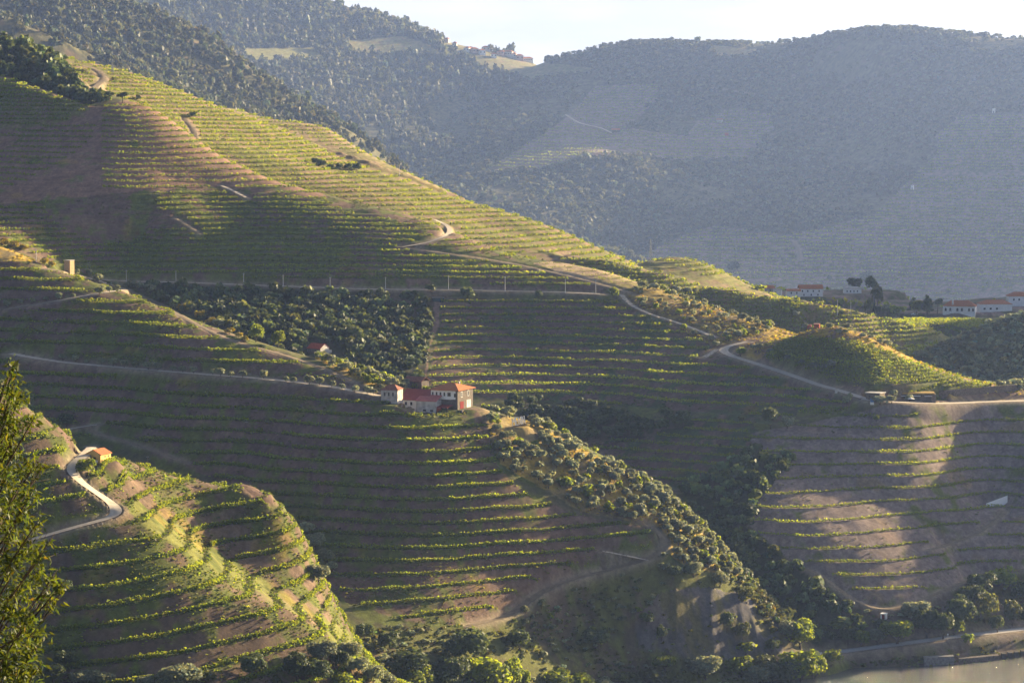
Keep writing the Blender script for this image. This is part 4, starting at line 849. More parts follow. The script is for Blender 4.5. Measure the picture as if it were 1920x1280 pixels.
# ruin beside it
q = at(730, 757, 1080); p = (q[0], q[1], float(hgt(q[0], q[1]))); r = root('ruined_house', p, R_(-14), 'roof-worn grey plaster house with dark window holes at the left end of the farm', 'ruin')
MB().box(-3.4, 3.4, 0, 7.5, -2.5, 5.4).build('wall', M_grey, r)
MB().hip(-3.7, 3.7, -.3, 7.8, 5.4, 1.9, 2.6, .15).build('roof', M_oldtile, r)
windows(r, [('f', -1.9, 3.1, 0), ('f', 1.5, 3.1, 0), ('f', -.2, 3.1, 0)], .8, 1.5, frame=M_dirty); MB().box(-.6, .6, -.06, -.004, -1.2, 1.0).build('door', M_dark, r)
MB().tube([(-.4,3.7,6.8),(-.4,3.7,8.3)], [.14,.10]).build('chimney', M_conc, r)
q = at(775, 757, 1085); p = (q[0], q[1] + 5, float(hgt(q[0], q[1] + 5))); r = root('brown_shed', p, R_(-35), 'low shed with a mossy brown tile roof between ruin and red barn', 'shed')
MB().box(-5, 4, 0, 5, -2, 3.3).build('wall', M_stone, r); MB().slab([(-5.3,-.4,3.2),(4.3,-.4,3.2),(4.3,2.6,4.9),(-5.3,2.6,4.9)], .14).slab([(-5.3,2.6,4.9),(4.3,2.6,4.9),(4.3,5.5,3.3),(-5.3,5.5,3.3)], .14).build('roof', M_oldtile, r)
# barn on the crest
q = at(600, 664, 1090); p = (q[0], q[1] + 1.5, float(hgt(q[0], q[1])) - .2); r = root('stone_barn', p, R_(-38), 'stone barn with a dull red gable roof on the ridge crest before the dark wood', 'barn')
MB().box(-8.0, 0, 0, 6.0, -2.2, 2.8).build('wall', M_stone, r)
MB().box(.003, .16, 0, 6.0, -2.2, 2.8).add([(.003,0,2.8),(.003,6,2.8),(.003,3,4.7),(.16,0,2.8),(.16,6,2.8),(.16,3,4.7)], [(0,2,1),(3,4,5),(0,3,5,2),(1,2,5,4)]).build('gable', M_dirty, r)
MB().slab([(-8.3,-.4,2.6),(.3,-.4,2.6),(.3,3,4.85),(-8.3,3,4.85)], .13).slab([(-8.3,3,4.85),(.3,3,4.85),(.3,6.4,2.6),(-8.3,6.4,2.6)], .13).build('roof', M_rust, r)
MB().box(.165, .22, 2.9, 3.9, -1.0, 1.4).build('door', M_dark, r)
MB().box(-.2, .0, 6.01, 8.2, -2, 1.6).box(-3, -.21, 8.0, 8.2, -2, 1.6).build('annex_wall', M_dirty, r)
# tower
q = at(130, 514, 1150); p = (q[0], q[1], float(hgt(q[0], q[1]))); r = root('brick_tower', p, R_(-28), 'slim square tan brick tower beside the hill road on the left ridge', 'tower')
MB().box(-1.75, 1.75, -1.75, 1.75, -1.5, 6.6).build('shaft', M_tan, r); MB().box(-1.95, 1.95, -1.95, 1.95, 6.6, 6.85).build('cap', M_conc, r); MB().box(-.4, .4, -1.80, -1.755, 0, 1.9).build('door', M_dark, r)
# stone lodge and the long building with retaining wall
q = at(1641, 753, 1200); p = (q[0], q[1], float(hgt(q[0], q[1]))); r = root('stone_lodge', (p[0], p[1] + 2.2, p[2]), R_(-32), 'square flat roofed stone lodge at the end of the pale hill road', 'lodge')
MB().box(-4.2, 2.4, 0, 5.5, -2, 3.5).build('wall', M_stone, r); MB().box(-4.6, 2.8, -.4, 5.9, 3.5, 3.75).build('roof', M_conc, r)
windows(r, [('f', -2.4, 1.6, 0)], .9, 1.0); windows(r, [('r', 1.6, 1.0, 2.4), ('r', 3.4, 1.0, 2.4)], .8, 1.5, frame=M_tan)
q = at(1720, 754, 1200); p = (q[0], q[1], float(hgt(q[0], q[1]))); r = root('terrace_house', (p[0], p[1] + 2.6, p[2]), R_(-6), 'long low brown stone house with golden grass roof and dark glass doors', 'house')
MB().box(-9.5, 8.5, 0, 7, -2, 3.3).build('wall', M_stone, r); MB().box(-12, 8.0, .3, 8, 3.3, 3.9).build('roof', M_ochre, r)
windows(r, [('f', -6.3, .1, 0), ('f', .0, .1, 0), ('f', 5.2, .1, 0)], 2.6, 2.2, mat=M_dark, name='glass_door')
for xx in (-6.3, .0, 5.2): MB().box(xx - 1.7, xx + 1.7, -.45, -.004, 2.42, 2.62).build('lintel', M_white, r)
w0 = [at(1761 + 14 * k, 745 - 1.3 * k * .9, 1200) for k in range(16)]
m = MB()
for a, b in zip(w0[:-1], w0[1:]):
    za, zb = hgt(a[0], a[1]), hgt(b[0], b[1]); t = .6
    m.add([(a[0],a[1],za-1.5),(b[0],b[1],zb-1.5),(b[0],b[1]+t,zb-1.5),(a[0],a[1]+t,za-1.5),(a[0],a[1],za+3.0),(b[0],b[1],zb+3.0),(b[0],b[1]+t,zb+3.0),(a[0],a[1]+t,za+3.0)], [(4,5,6,7),(0,1,5,4),(2,3,7,6)])
tag(m.build('retaining_wall', M_stone), 'long dark brown stone retaining wall along the pale terrace road', 'wall')
q = at(1708, 756, 1150); r = root('parasol', ground(q), 0, 'white parasol on the terrace before the long stone house', 'parasol')
MB().tube([(0,0,0),(0,0,2.4)], [.04,.04], 6).build('pole', M_wood, r)
m = MB(); m.v = [(0,0,2.6)] + [(1.7*math.cos(a*math.pi/4), 1.7*math.sin(a*math.pi/4), 2.05) for a in range(8)]; m.f = [(0,1+i,1+(i+1)%8) for i in range(8)]; m.build('canopy', M_lwhite, r)
q = at(1635, 757, 1150); r = root('water_tank', ground(q), 0, 'blue plastic water tank on white feet in front of the stone lodge', 'tank')
MB().tube([(0,0,.8),(0,0,1.0),(0,0,2.5),(0,0,2.7)], [.6,.8,.8,.3], 12).build('tank', M_blue, r, True); MB().box(-.8, .8, -.8, .8, -.3, .8).build('base', M_lwhite, r)
q = at(1568, 736, 1150); r = root('meter_box', ground(q), R_(-10), 'small pale concrete box beside the hill road left of the lodge', 'utility box')
MB().box(-.6, .6, -.4, .4, -.3, 1.3).build('cabinet', M_conc, r); MB().box(-.42, .42, -.44, -.404, .1, 1.1).build('door', M_dirty, r)
# red sheds on the knoll
for k, (px, w, lab) in enumerate(((1517, 2.2, 'small rust red shed, the left one of two on the olive knoll'), (1531, 2.6, 'bright red shed, the right one of two on the olive knoll'))):
    q = at(px, 617, 1290); r = root('red_shed', ground(q), R_(-12), lab, 'shed')
    MB().box(-w/2, w/2, 0, 2.6, -.6, 2.3).build('wall', M_rust, r); MB().slab([(-w/2-.15,-.2,2.36),(w/2+.15,-.2,2.36),(w/2+.15,2.8,2.6),(-w/2-.15,2.8,2.6)], .08).build('roof', M_oldtile, r)
    MB().box(-.35, .35, -.05, -.004, -.1, 1.7).build('door', M_oldtile, r)
# dark shed under the pole road
q = at(822, 566, 1300); r = root('dark_shed', ground(q), R_(4), 'low dark green shed above the top of the bare drain', 'shed')
MB().box(-2.9, 2.9, 0, 3, -.6, 1.9).build('wall', M_green, r); MB().slab([(-3.1,-.2,1.95),(3.1,-.2,1.95),(3.1,3.2,2.3),(-3.1,3.2,2.3)], .1).build('roof', M_dark, r)
# white concrete wall, hut above the railway
qa, qb = at(1849, 950, 1150), at(1889, 941, 1150)
m = MB(); za, zb = hgt(qa[0], qa[1]), hgt(qb[0], qb[1])
m.add([(qa[0],qa[1],za-1),(qb[0],qb[1],zb-1),(qb[0],qb[1]+.4,zb-1),(qa[0],qa[1]+.4,za-1),(qa[0],qa[1],za+1.5),(qb[0],qb[1],zb+2.9),(qb[0],qb[1]+.4,zb+2.9),(qa[0],qa[1]+.4,za+1.5)], [(4,5,6,7),(0,1,5,4),(2,3,7,6),(1,2,6,5),(3,0,4,7),(3,2,1,0)])
tag(m.build('concrete_wall', M_lwhite), 'white wedge shaped concrete wall on the stony terraces at right', 'wall')
q = at(1656, 1160, 1100); r = root('pump_hut', ground(q), R_(-25), 'tiny white hut with a dark red door above the riverside trees', 'hut')
MB().box(-1.1, 1.1, 0, 1.8, -.8, 2.1).build('wall', M_white, r); MB().slab([(-1.25,-.2,2.15),(1.25,-.2,2.15),(1.25,2,2.3),(-1.25,2,2.3)], .1).build('roof', M_lwhite, r); MB().box(-.6, .6, -.05, -.004, .1, 1.8).build('door', M_red, r)

# --- white houses on the flat
def house(name, px, py, ym, rz, W, D, H, RH, label, wins, roof=None, inset=None, chim=None, arched=False, gable=False, wall=None, ww=.8, wh=1.2, group=None):
    q = at(px, py, ym)
    r = root(name, ground(q), R_(rz), label, 'house', group)
    MB().box(-W/2, W/2, 0, D, -2.5, H).build('wall', wall or M_white, r)
    m = MB()
    if gable: m.slab([(-W/2-.4,-.4,H-.05),(W/2+.4,-.4,H-.05),(W/2+.4,D/2,H+RH),(-W/2-.4,D/2,H+RH)], .15).slab([(-W/2-.4,D/2,H+RH),(W/2+.4,D/2,H+RH),(W/2+.4,D+.4,H-.05),(-W/2-.4,D+.4,H-.05)], .15)
    else: m.hip(-W/2-.4, W/2+.4, -.4, D+.4, H, RH, D/2 if inset is None else inset, .15)
    m.build('roof', roof or M_tile, r)
    for x, z in wins:
        m = MB(); m.box(x - ww/2, x + ww/2, -.06, -.004, z, z + wh)
        if arched:
            n = 7; m.add([(x + ww/2*math.cos(math.pi*i/n), -.06, z + wh + ww/2*math.sin(math.pi*i/n)) for i in range(n+1)] + [(x + ww/2*math.cos(math.pi*i/n), -.005, z + wh + ww/2*math.sin(math.pi*i/n)) for i in range(n+1)], [tuple(range(n+1))[::-1], tuple(range(n+1, 2*n+2))] + [(i, i+1, n+2+i, n+1+i) for i in range(n)])
        m.build('window', M_dark, r)
    if chim: MB().box(chim - .45, chim + .45, .8, 1.7, H - .3, H + RH + .9).build('chimney', M_white, r)
    return r
house('arched_house', 1798, 587, 1700, -14, 20, 10, 4.2, 3.4, 'white house with arched windows, white chimney and red hipped roof', [(-8.2,1.2),(-5.4,1.2),(-1.0,1.2),(1.8,1.2),(6.2,1.2),(8.6,1.2)], chim=-4, arched=True, ww=1.3, wh=1.4)
house('long_white_house', 1868, 584, 1700, 4, 20, 10, 4.6, 2.4, 'long white house with low red roof at the right edge of the flat', [(-7.5,1.2),(-3.6,1.2),(.4,1.2)], ww=1.3, wh=1.2)
house('tall_white_house', 1915, 574, 1740, 4, 16, 9, 6.4, 2.6, 'taller white house with orange hipped roof behind the long white house', [(-5,3.6),(-1.5,3.6)], ww=1.1, wh=1.4)
house('white_villa', 1521, 556, 1850, 3, 16, 8, 5.4, 2.6, 'white two storey villa with orange gable roof on the valley floor', [(-6,3.2),(-2.4,3.2),(1.4,3.2),(5.4,3.2),(-5,.6),(0,.6),(4.6,.6)], gable=True)
house('white_annex', 1489, 558, 1840, 6, 9, 7, 4.6, 1.2, 'white annex with a flat orange roof adjoining the villa on its left', [(-2,2.6),(1.8,2.6)], gable=True)
house('red_roof_hut', 1444, 550, 1860, 20, 7, 6, 3.6, 2.0, 'small house with a faded red roof behind the vine knoll', [(0,1.2)], gable=True, wall=M_grey)
house('white_cottage', 1457, 556, 1830, -10, 6, 5, 4.6, .5, 'plain white cottage with flat top right beside the vine knoll', [(-1,2.2)], roof=M_conc)
house('low_white_house', 1599, 550, 1850, 2, 12, 6, 3.2, 1.3, 'low white house with grey roof standing alone below the round trees', [(-4,.9),(-1.6,.9),(.8,.9),(3.2,.9)], roof=M_conc)
house('orange_barn', 1155, 248, 2000, 0, 19, 12, 4.8, 3.8, 'barn with a bright orange roof on the far brown terraces', [(0,.4)], gable=True, wall=M_stone)
house('far_hut', 1348, 230, 2000, -20, 13, 10, 6.5, 2.6, 'pale hut by the track on the far small plot', [(0,1)], wall=M_dirty, gable=True)
house('far_hut', 1362, 256, 2000, -10, 8, 8, 6, 2.2, 'tiny brick hut on the bare field under the pale hut', [(0,.8)], wall=M_rust, gable=True)
for px, py, lab in ((1710, 356, 'small white tower standing low on the far vineyard edge'), (1863, 212, 'small white tower at the top edge of the far vineyard')):
    q = at(px, py, 2000); r = root('white_tower', ground(q), R_(-20), lab, 'tower')
    MB().box(-2.8, 2.8, 0, 5.5, -3, 9.3).build('wall', M_white, r); MB().hip(-3.3, 3.3, -.5, 6.0, 9.3, 1.5, 3.1, .3).build('roof', M_conc, r); MB().box(-1.0, 1.0, -.15, -.004, 0, 4.6).build('door', M_dark, r)
# hilltop village
vr = random.Random(4)
VILL = [(836,76,9),(852,72,8),(874,82,10),(892,85,11),(912,92,12),(926,93,10),(938,100,14),(952,103,16),(905,100,11),(884,93,9),(962,106,10),(918,78,8),(975,110,13),(990,113,20)]
for k, (px, py, w) in enumerate(VILL):
    q = at(px, py + 4, 2500)
    if q is None: q = at(px, py + 16, 2500)
    if q is None: continue
    white = k % 3 == 2; W = w * 1.35
    lab = ['pinkish', 'cream', 'white'][k % 3] + ' hilltop village house, ' + ['topmost on the skyline', 'second from the top', 'with a wide roof', 'beside a dark tree', 'in the thick of the village', 'near the village middle', 'tall and square', 'broad and bright', 'low under its neighbours', 'half behind pines', 'small and flat', 'with a steep roof', 'near the lower end', 'long and lowest, by the tree'][k]
    r = root('village_house', ground(q), R_(vr.uniform(-25, 25)), lab, 'house', 'houses of the hilltop village')
    H = vr.uniform(8, 13) if k < 13 else 9.5
    MB().box(-W/2, W/2, 0, 18, -10, H).build('wall', M_white if white or k == 13 else (M_dirty if k % 3 else noisy('pink_plaster', (.52, .38, .33), .1, 1)), r)
    MB().hip(-W/2-.8, W/2+.8, -.8, 18.8, H, 4.0, min(6, W*.4), .15).build('roof', M_tile, r)
    for x in np.linspace(-W*.3, W*.3, 2 if W < 18 else 4): MB().box(x-1.2, x+1.2, -.15, -.004, H*.5, H*.5+3.2).build('window', M_dark, r)
# wall and cypress at the top left
q0 = at(2, 92, 1700); q1 = at(38, 90, 1700)
if q0 is not None and q1 is not None:
    m = MB(); m.add([(q0[0],q0[1],q0[2]-2),(q1[0],q1[1],q1[2]-2),(q1[0],q1[1]+.6,q1[2]-2),(q0[0],q0[1]+.6,q0[2]-2),(q0[0],q0[1],q0[2]+2.4),(q1[0],q1[1],q1[2]+2.2),(q1[0],q1[1]+.6,q1[2]+2.2),(q0[0],q0[1]+.6,q0[2]+2.4)], [(4,5,6,7),(0,1,5,4),(2,3,7,6),(1,2,6,5)])
    tag(m.build('garden_wall', M_conc), 'grey garden wall above the hilltop pine wood under the lone cypress', 'wall')

# --- sign letters on the sunny slope
q = at(973, 799, 1080); r = root('letter_sign', (q[0], q[1], float(hgt(q[0], q[1])) + .2), R_(22), 'tall white letters reading MENIN standing on the sunny slope', 'sign')
r.rotation_euler = (0, R_(-9), R_(16))
GL = {'M': [((0,0),(0,3)),((0,3),(.55,1.3)),((.55,1.3),(1.1,3)),((1.1,3),(1.1,0))], 'E': [((0,0),(0,3)),((0,3),(.85,3)),((0,1.55),(.7,1.55)),((0,0),(.85,0))],
      'N': [((0,0),(0,3)),((0,3),(.85,0)),((.85,0),(.85,3))], 'I': [((0,0),(0,3))]}
xx = -2.45
for ch, adv in (('M',1.45),('E',1.2),('N',1.25),('I',.4),('N',1.2)):
    m = MB()
    for k, ((x0,z0),(x1,z1)) in enumerate(GL[ch]):
        d = Vector((x1-x0, 0, z1-z0)); L0 = d.length; d.normalize(); nrm = Vector((-d.z, 0, d.x)) * .12; e = d * .06; y0 = -.15 - .003 * k; y1 = .15 + .003 * k
        P = [Vector((x0,0,z0)) - e - nrm, Vector((x1,0,z1)) + e - nrm, Vector((x1,0,z1)) + e + nrm, Vector((x0,0,z0)) - e + nrm]
        m.add([(p.x*1.0 + xx, y0, p.z*1.0 + .5) for p in P] + [(p.x*1.0 + xx, y1, p.z*1.0 + .5) for p in P], [(0,1,2,3),(7,6,5,4),(0,4,5,1),(1,5,6,2),(2,6,7,3),(3,7,4,0)])
    m.build('letter', M_lwhite, r); xx += adv
MB().box(-2.6, 2.9, .2, .28, -.9, .4).build('support_rail', M_wood, r)

# --- poles and pylons
def pole(px, py, hpx, ym, label, group=None, mat=None, rad=.13, arm=True):
    q = at(px, py, ym)
    if q is None: return
    h = hpx * q[1] / FOC; r = root('utility_pole', ground(q), T_RND.uniform(-.4, .4), label, 'pole', group)
    MB().tube([(0,0,-.6),(0,0,h)], [rad*1.25, rad*.8]).build('shaft', mat or M_pole, r)
    if arm: MB().box(-.55, .55, -.05, .05, h - .45, h - .33).build('crossarm', M_steel, r)
for px, py, h in ((237,528,22),(330,529,22),(457,534,22),(531,537,22),(619,541,22),(723,541,22),(841,543,26),(947,546,28),(1060,549,26),(1117,551,26)):
    pole(px, py, h, 1250, 'pale concrete pole standing along the level road above the dark oak wood', 'poles along the level hill road')
pole(68, 491, 24, 1100, 'pale pole in front of the sunlit scrub on the left ridge'); pole(167, 506, 15, 1100, 'thin wooden pole right of the brick tower', mat=M_wood)
pole(347, 170, 26, 1600, 'tall pole on the second ridge right of the round eucalyptus'); pole(474, 212, 22, 1600, 'pale pole near the lower end of the second ridge'); pole(749, 330, 20, 1600, 'thin pole above the third ridge')
pole(1570, 592, 30, 1500, 'tall grey pole at the tip of the lit vine flat'); pole(1595, 590, 24, 1500, 'shorter pole right of the tall grey pole on the flat')
pole(1147, 112, 22, 1600, 'thin mast on the far saddle right of the village') ; pole(462, 805, 16, 1000, 'thin pole in the dark vines behind the yellow hut', mat=M_wood)
pole(277, 868, 14, 950, 'short pole in dark vines right of the yellow hut', mat=M_wood); pole(354, 680, 14, 1050, 'thin pole among the vines above the olive row', mat=M_wood); pole(565, 690, 14, 1050, 'thin pole below the ridge barn', mat=M_wood); pole(577, 640, 16, 1200, 'pole at the dark wood edge behind the ridge barn', mat=M_wood)
def pylon(px, py, hpx, ym, label):
    q = at(px, py, ym)
    if q is None: return
    h = hpx * q[1] / FOC; r = root('lattice_pylon', ground(q), .5, label, 'pylon'); m = MB(); w = h * .085
    for sx_, sy_ in ((1,1),(1,-1),(-1,1),(-1,-1)): m.tube([(sx_*w, sy_*w, -.5), (sx_*w*.35, sy_*w*.35, h*.62), (sx_*w*.12, sy_*w*.12, h)], [.11,.09,.07], 4)
    for k in range(7):
        z0, z1 = h*k/8, h*(k+1)/8; a0 = w*(1-.65*min(1,z0/h/.62)); a1 = w*(1-.65*min(1,z1/h/.62))
        for f in range(4):
            c0 = [(1,1),(-1,1),(-1,-1),(1,-1)]; p0, p1 = c0[f], c0[(f+1)%4]
            m.tube([(p0[0]*a0,p0[1]*a0,z0),(p1[0]*a1,p1[1]*a1,z1)], [.05,.05], 4); m.tube([(p1[0]*a0,p1[1]*a0,z0),(p0[0]*a1,p0[1]*a1,z1)], [.05,.05], 4)
    m.build('lattice_tower', M_steel, r)
    for z, l in ((.80,.16),(.90,.12)): MB().box(-h*l, h*l, -.06, .06, h*z, h*z+.14).build('crossarm', M_steel, r)
pylon(1220, 492, 44, 1650, 'steel lattice pylon beside the rounded vine knoll'); pylon(211, 140, 30, 1640, 'hazy lattice pylon on the ridge right of the hilltop wood'); pylon(752, 248, 20, 2200, 'faint pylon in the far wooded valley'); pylon(955, 160, 18, 2300, 'faint pylon high in the far valley')

# --- riverside: quay wall, groynes, rail line, sign
def strip_wall(name, pix, ym, hgt_, th, mat, label, cat, z0=-1.0, ztop=None):
    P = resample(np.array([at(a, b, ym) for a, b in pix]), 2.0); m = MB(); o = []
    for x, y, z in P: o.append([(x,y,z0),(x,y,(ztop if ztop is not None else z + hgt_)),(x,y+th,(ztop if ztop is not None else z + hgt_)),(x,y+th,z0)])
    for a, b in zip(o[:-1], o[1:]): m.add(a + b, [(0,4,5,1),(1,5,6,2),(2,6,7,3)])
    m.add(o[0], [(0,1,2,3)]); m.add(o[-1], [(3,2,1,0)])
    return tag(m.build(name, mat), label, cat)
# ------------------------------------------------------------------ single trees
lab_o = 'round grey green olive in the row lining the dirt road across the dark slope'
for px, py, w in ((118,675,13),(142,678,13),(163,682,9),(191,684,13),(212,687,17),(233,689,15),(256,690,14),(278,693,16),(296,694,15),(324,696,11),(343,698,13),(363,700,13),(399,703,12),(414,705,16),(432,707,11),(455,708,14),(494,710,16),(537,716,11),(551,718,12),(580,720,17),(599,722,16),(622,726,13),(641,729,11),(665,735,13),(690,738,15),(701,740,12)):
    tree_px('olive_tree', px, py, w * 1.1, w * 1.05, lab_o, 'olives along the middle dirt road', 1050)
for px, py, w in ((13,577,13),(38,572,10),(63,568,8),(87,565,9),(111,562,13),(137,559,9),(186,553,14),(205,548,11),(220,545,10)):
    tree_px('olive_tree', px, py, w * 1.15, w * 1.15, 'small olive beside the upper track below the brick tower', 'olives along the upper track', 1100)
for px, py, w, h in ((144,516,12,12),(167,517,13,13),(184,530,18,18),(205,537,11,12),(216,538,10,12),(245,541,19,18),(262,543,16,15),(282,551,24,19),(314,561,11,10),(410,616,24,20)):
    tree_px('olive_tree', px, py, w, h, 'bushy olive on the road junction along the left ridge crest', 'olives on the left ridge crest', 1150)
tree_px('poplar_tree', 480, 641, 30, 36, 'sunlit yellow green tree alone on the crest, left of its rounder neighbour', ymin=1150); tree_px('poplar_tree', 521, 652, 28, 34, 'round sunlit pale green tree on the crest between bare track and barn', ymin=1150)
for px, py, w, h in ((345,585,26,16),(375,597,24,15),(395,607,22,12),(430,626,20,12),(448,632,18,10),(460,640,14,12),(45,470,18,12),(25,466,22,14),(8,462,22,16),(82,497,16,14),(98,501,14,12)):
    tree_px('broom_bush', px, py, w, h, 'yellow flowering bush on the sunny left ridge crest', 'bushes on the left ridge crest', 1150)
# slope of olives below the sign and the crest above the farm
gr = np.random.default_rng(21)
for P, sz, lab, grp in ((scatter((ZI == zname['B flank']) & ~SIGN, 4.0, 21), (1.5, 2.5), 'silvery olive on the golden ridge below the farmhouse and sign', 'olives on the golden ridge'),
                        (scatter(ZI == zname['B crown'], 3.6, 22), (1.2, 2.1), 'silvery olive on the sunny crest between ridge barn and farm', 'olives between barn and farm'),
                        (scatter(zmask([(880,1188),(980,1152),(1100,1097),(1245,1054),(1330,1085),(1240,1120),(1180,1180),(1060,1235),(940,1235)], ['B']), 5.2, 23), (.8, 1.7), 'grey olive scattered on the shaded slope below the curved track', 'olives below the curved track'),
                        (scatter(ZI == zname['D knoll'], 6.5, 24), (1.0, 1.9), 'small olive on the terraced knoll above the wooded gully', 'olives on the terraced knoll')):
    f = (PX.min(), 0)
    for q in P:
        u, v = project(q[0], q[1], q[2])
        if u < -10 or u > 1930: continue
        if abs(u - 974) < 24 and 786 < v < 822: continue
        s = gr.uniform(*sz); k = 'olive_tree' if gr.random() > .22 else 'green_shrub'
        add_tree(k, q, s, s * gr.uniform(1.6, 2.1), lab if k == 'olive_tree' else lab.replace('silvery olive', 'fresh green shrub').replace('grey olive', 'fresh green shrub').replace('small olive', 'fresh green shrub'), grp if k == 'olive_tree' else grp.replace('olives', 'green shrubs'))
for px, py, w, h in ((1310,598,0,0),) : pass
for px, py, w, h in ((1205,542,22,16),(1228,545,18,16),(1246,546,16,12),(1268,548,16,13),(1290,549,14,12),(1303,551,12,12),(1178,552,0,0),(1392,600,18,14),(1405,605,14,12),(1420,609,12,10),(1436,612,12,10),(1452,612,12,10),(1370,628,16,14),(1385,632,16,13),(1400,626,14,11),(1412,622,12,10),(1342,650,13,12),(1412,655,13,10),(1425,655,16,12),(1443,663,13,11),(1455,612,10,9),(1475,676,14,12),(1503,684,13,10),(1560,690,16,16),(1525,692,16,13),(1544,693,12,10),(1510,616,13,11),(1556,617,18,13),(1590,620,20,15),(1573,627,12,11),(1585,626,12,9),(1617,634,14,11),(1634,636,12,9),(1650,645,12,10),(1664,649,17,13),(1688,658,14,10),(1697,659,10,9),(1718,668,14,12),(1732,672,14,13),(1758,684,16,14),(1772,693,16,12),(1876,727,18,15),(1902,731,14,12),(1916,733,14,14),(1588,757,18,16),(1592,750,12,14),(1650,758,30,18),(1672,756,18,16),(1674,744,16,14),(1705,752,16,14)):
    if w: tree_px('olive_tree', px, py, w, h, 'dark round olive on the crest and tracks around the bright vine plot', 'olives around the bright vine plot', 1140)
for px, py, w, h, l in ((1153,562,20,24,'bright green tree where the pole road meets the hairpin track'),(1229,583,12,16,'small bright green tree beside the winding track on the knoll'),(1388,668,20,18,'bright green tree just inside the hairpin of the pale road'),(1461,676,20,18,'bright green tree on the bank left of the bright vine plot'),(1366,640,12,12,'light green bush at the top of the hairpin'),(1643,790,12,12,'light green bush below the water tank')):
    tree_px('poplar_tree', px, py, w, h, l, ymin=1140)
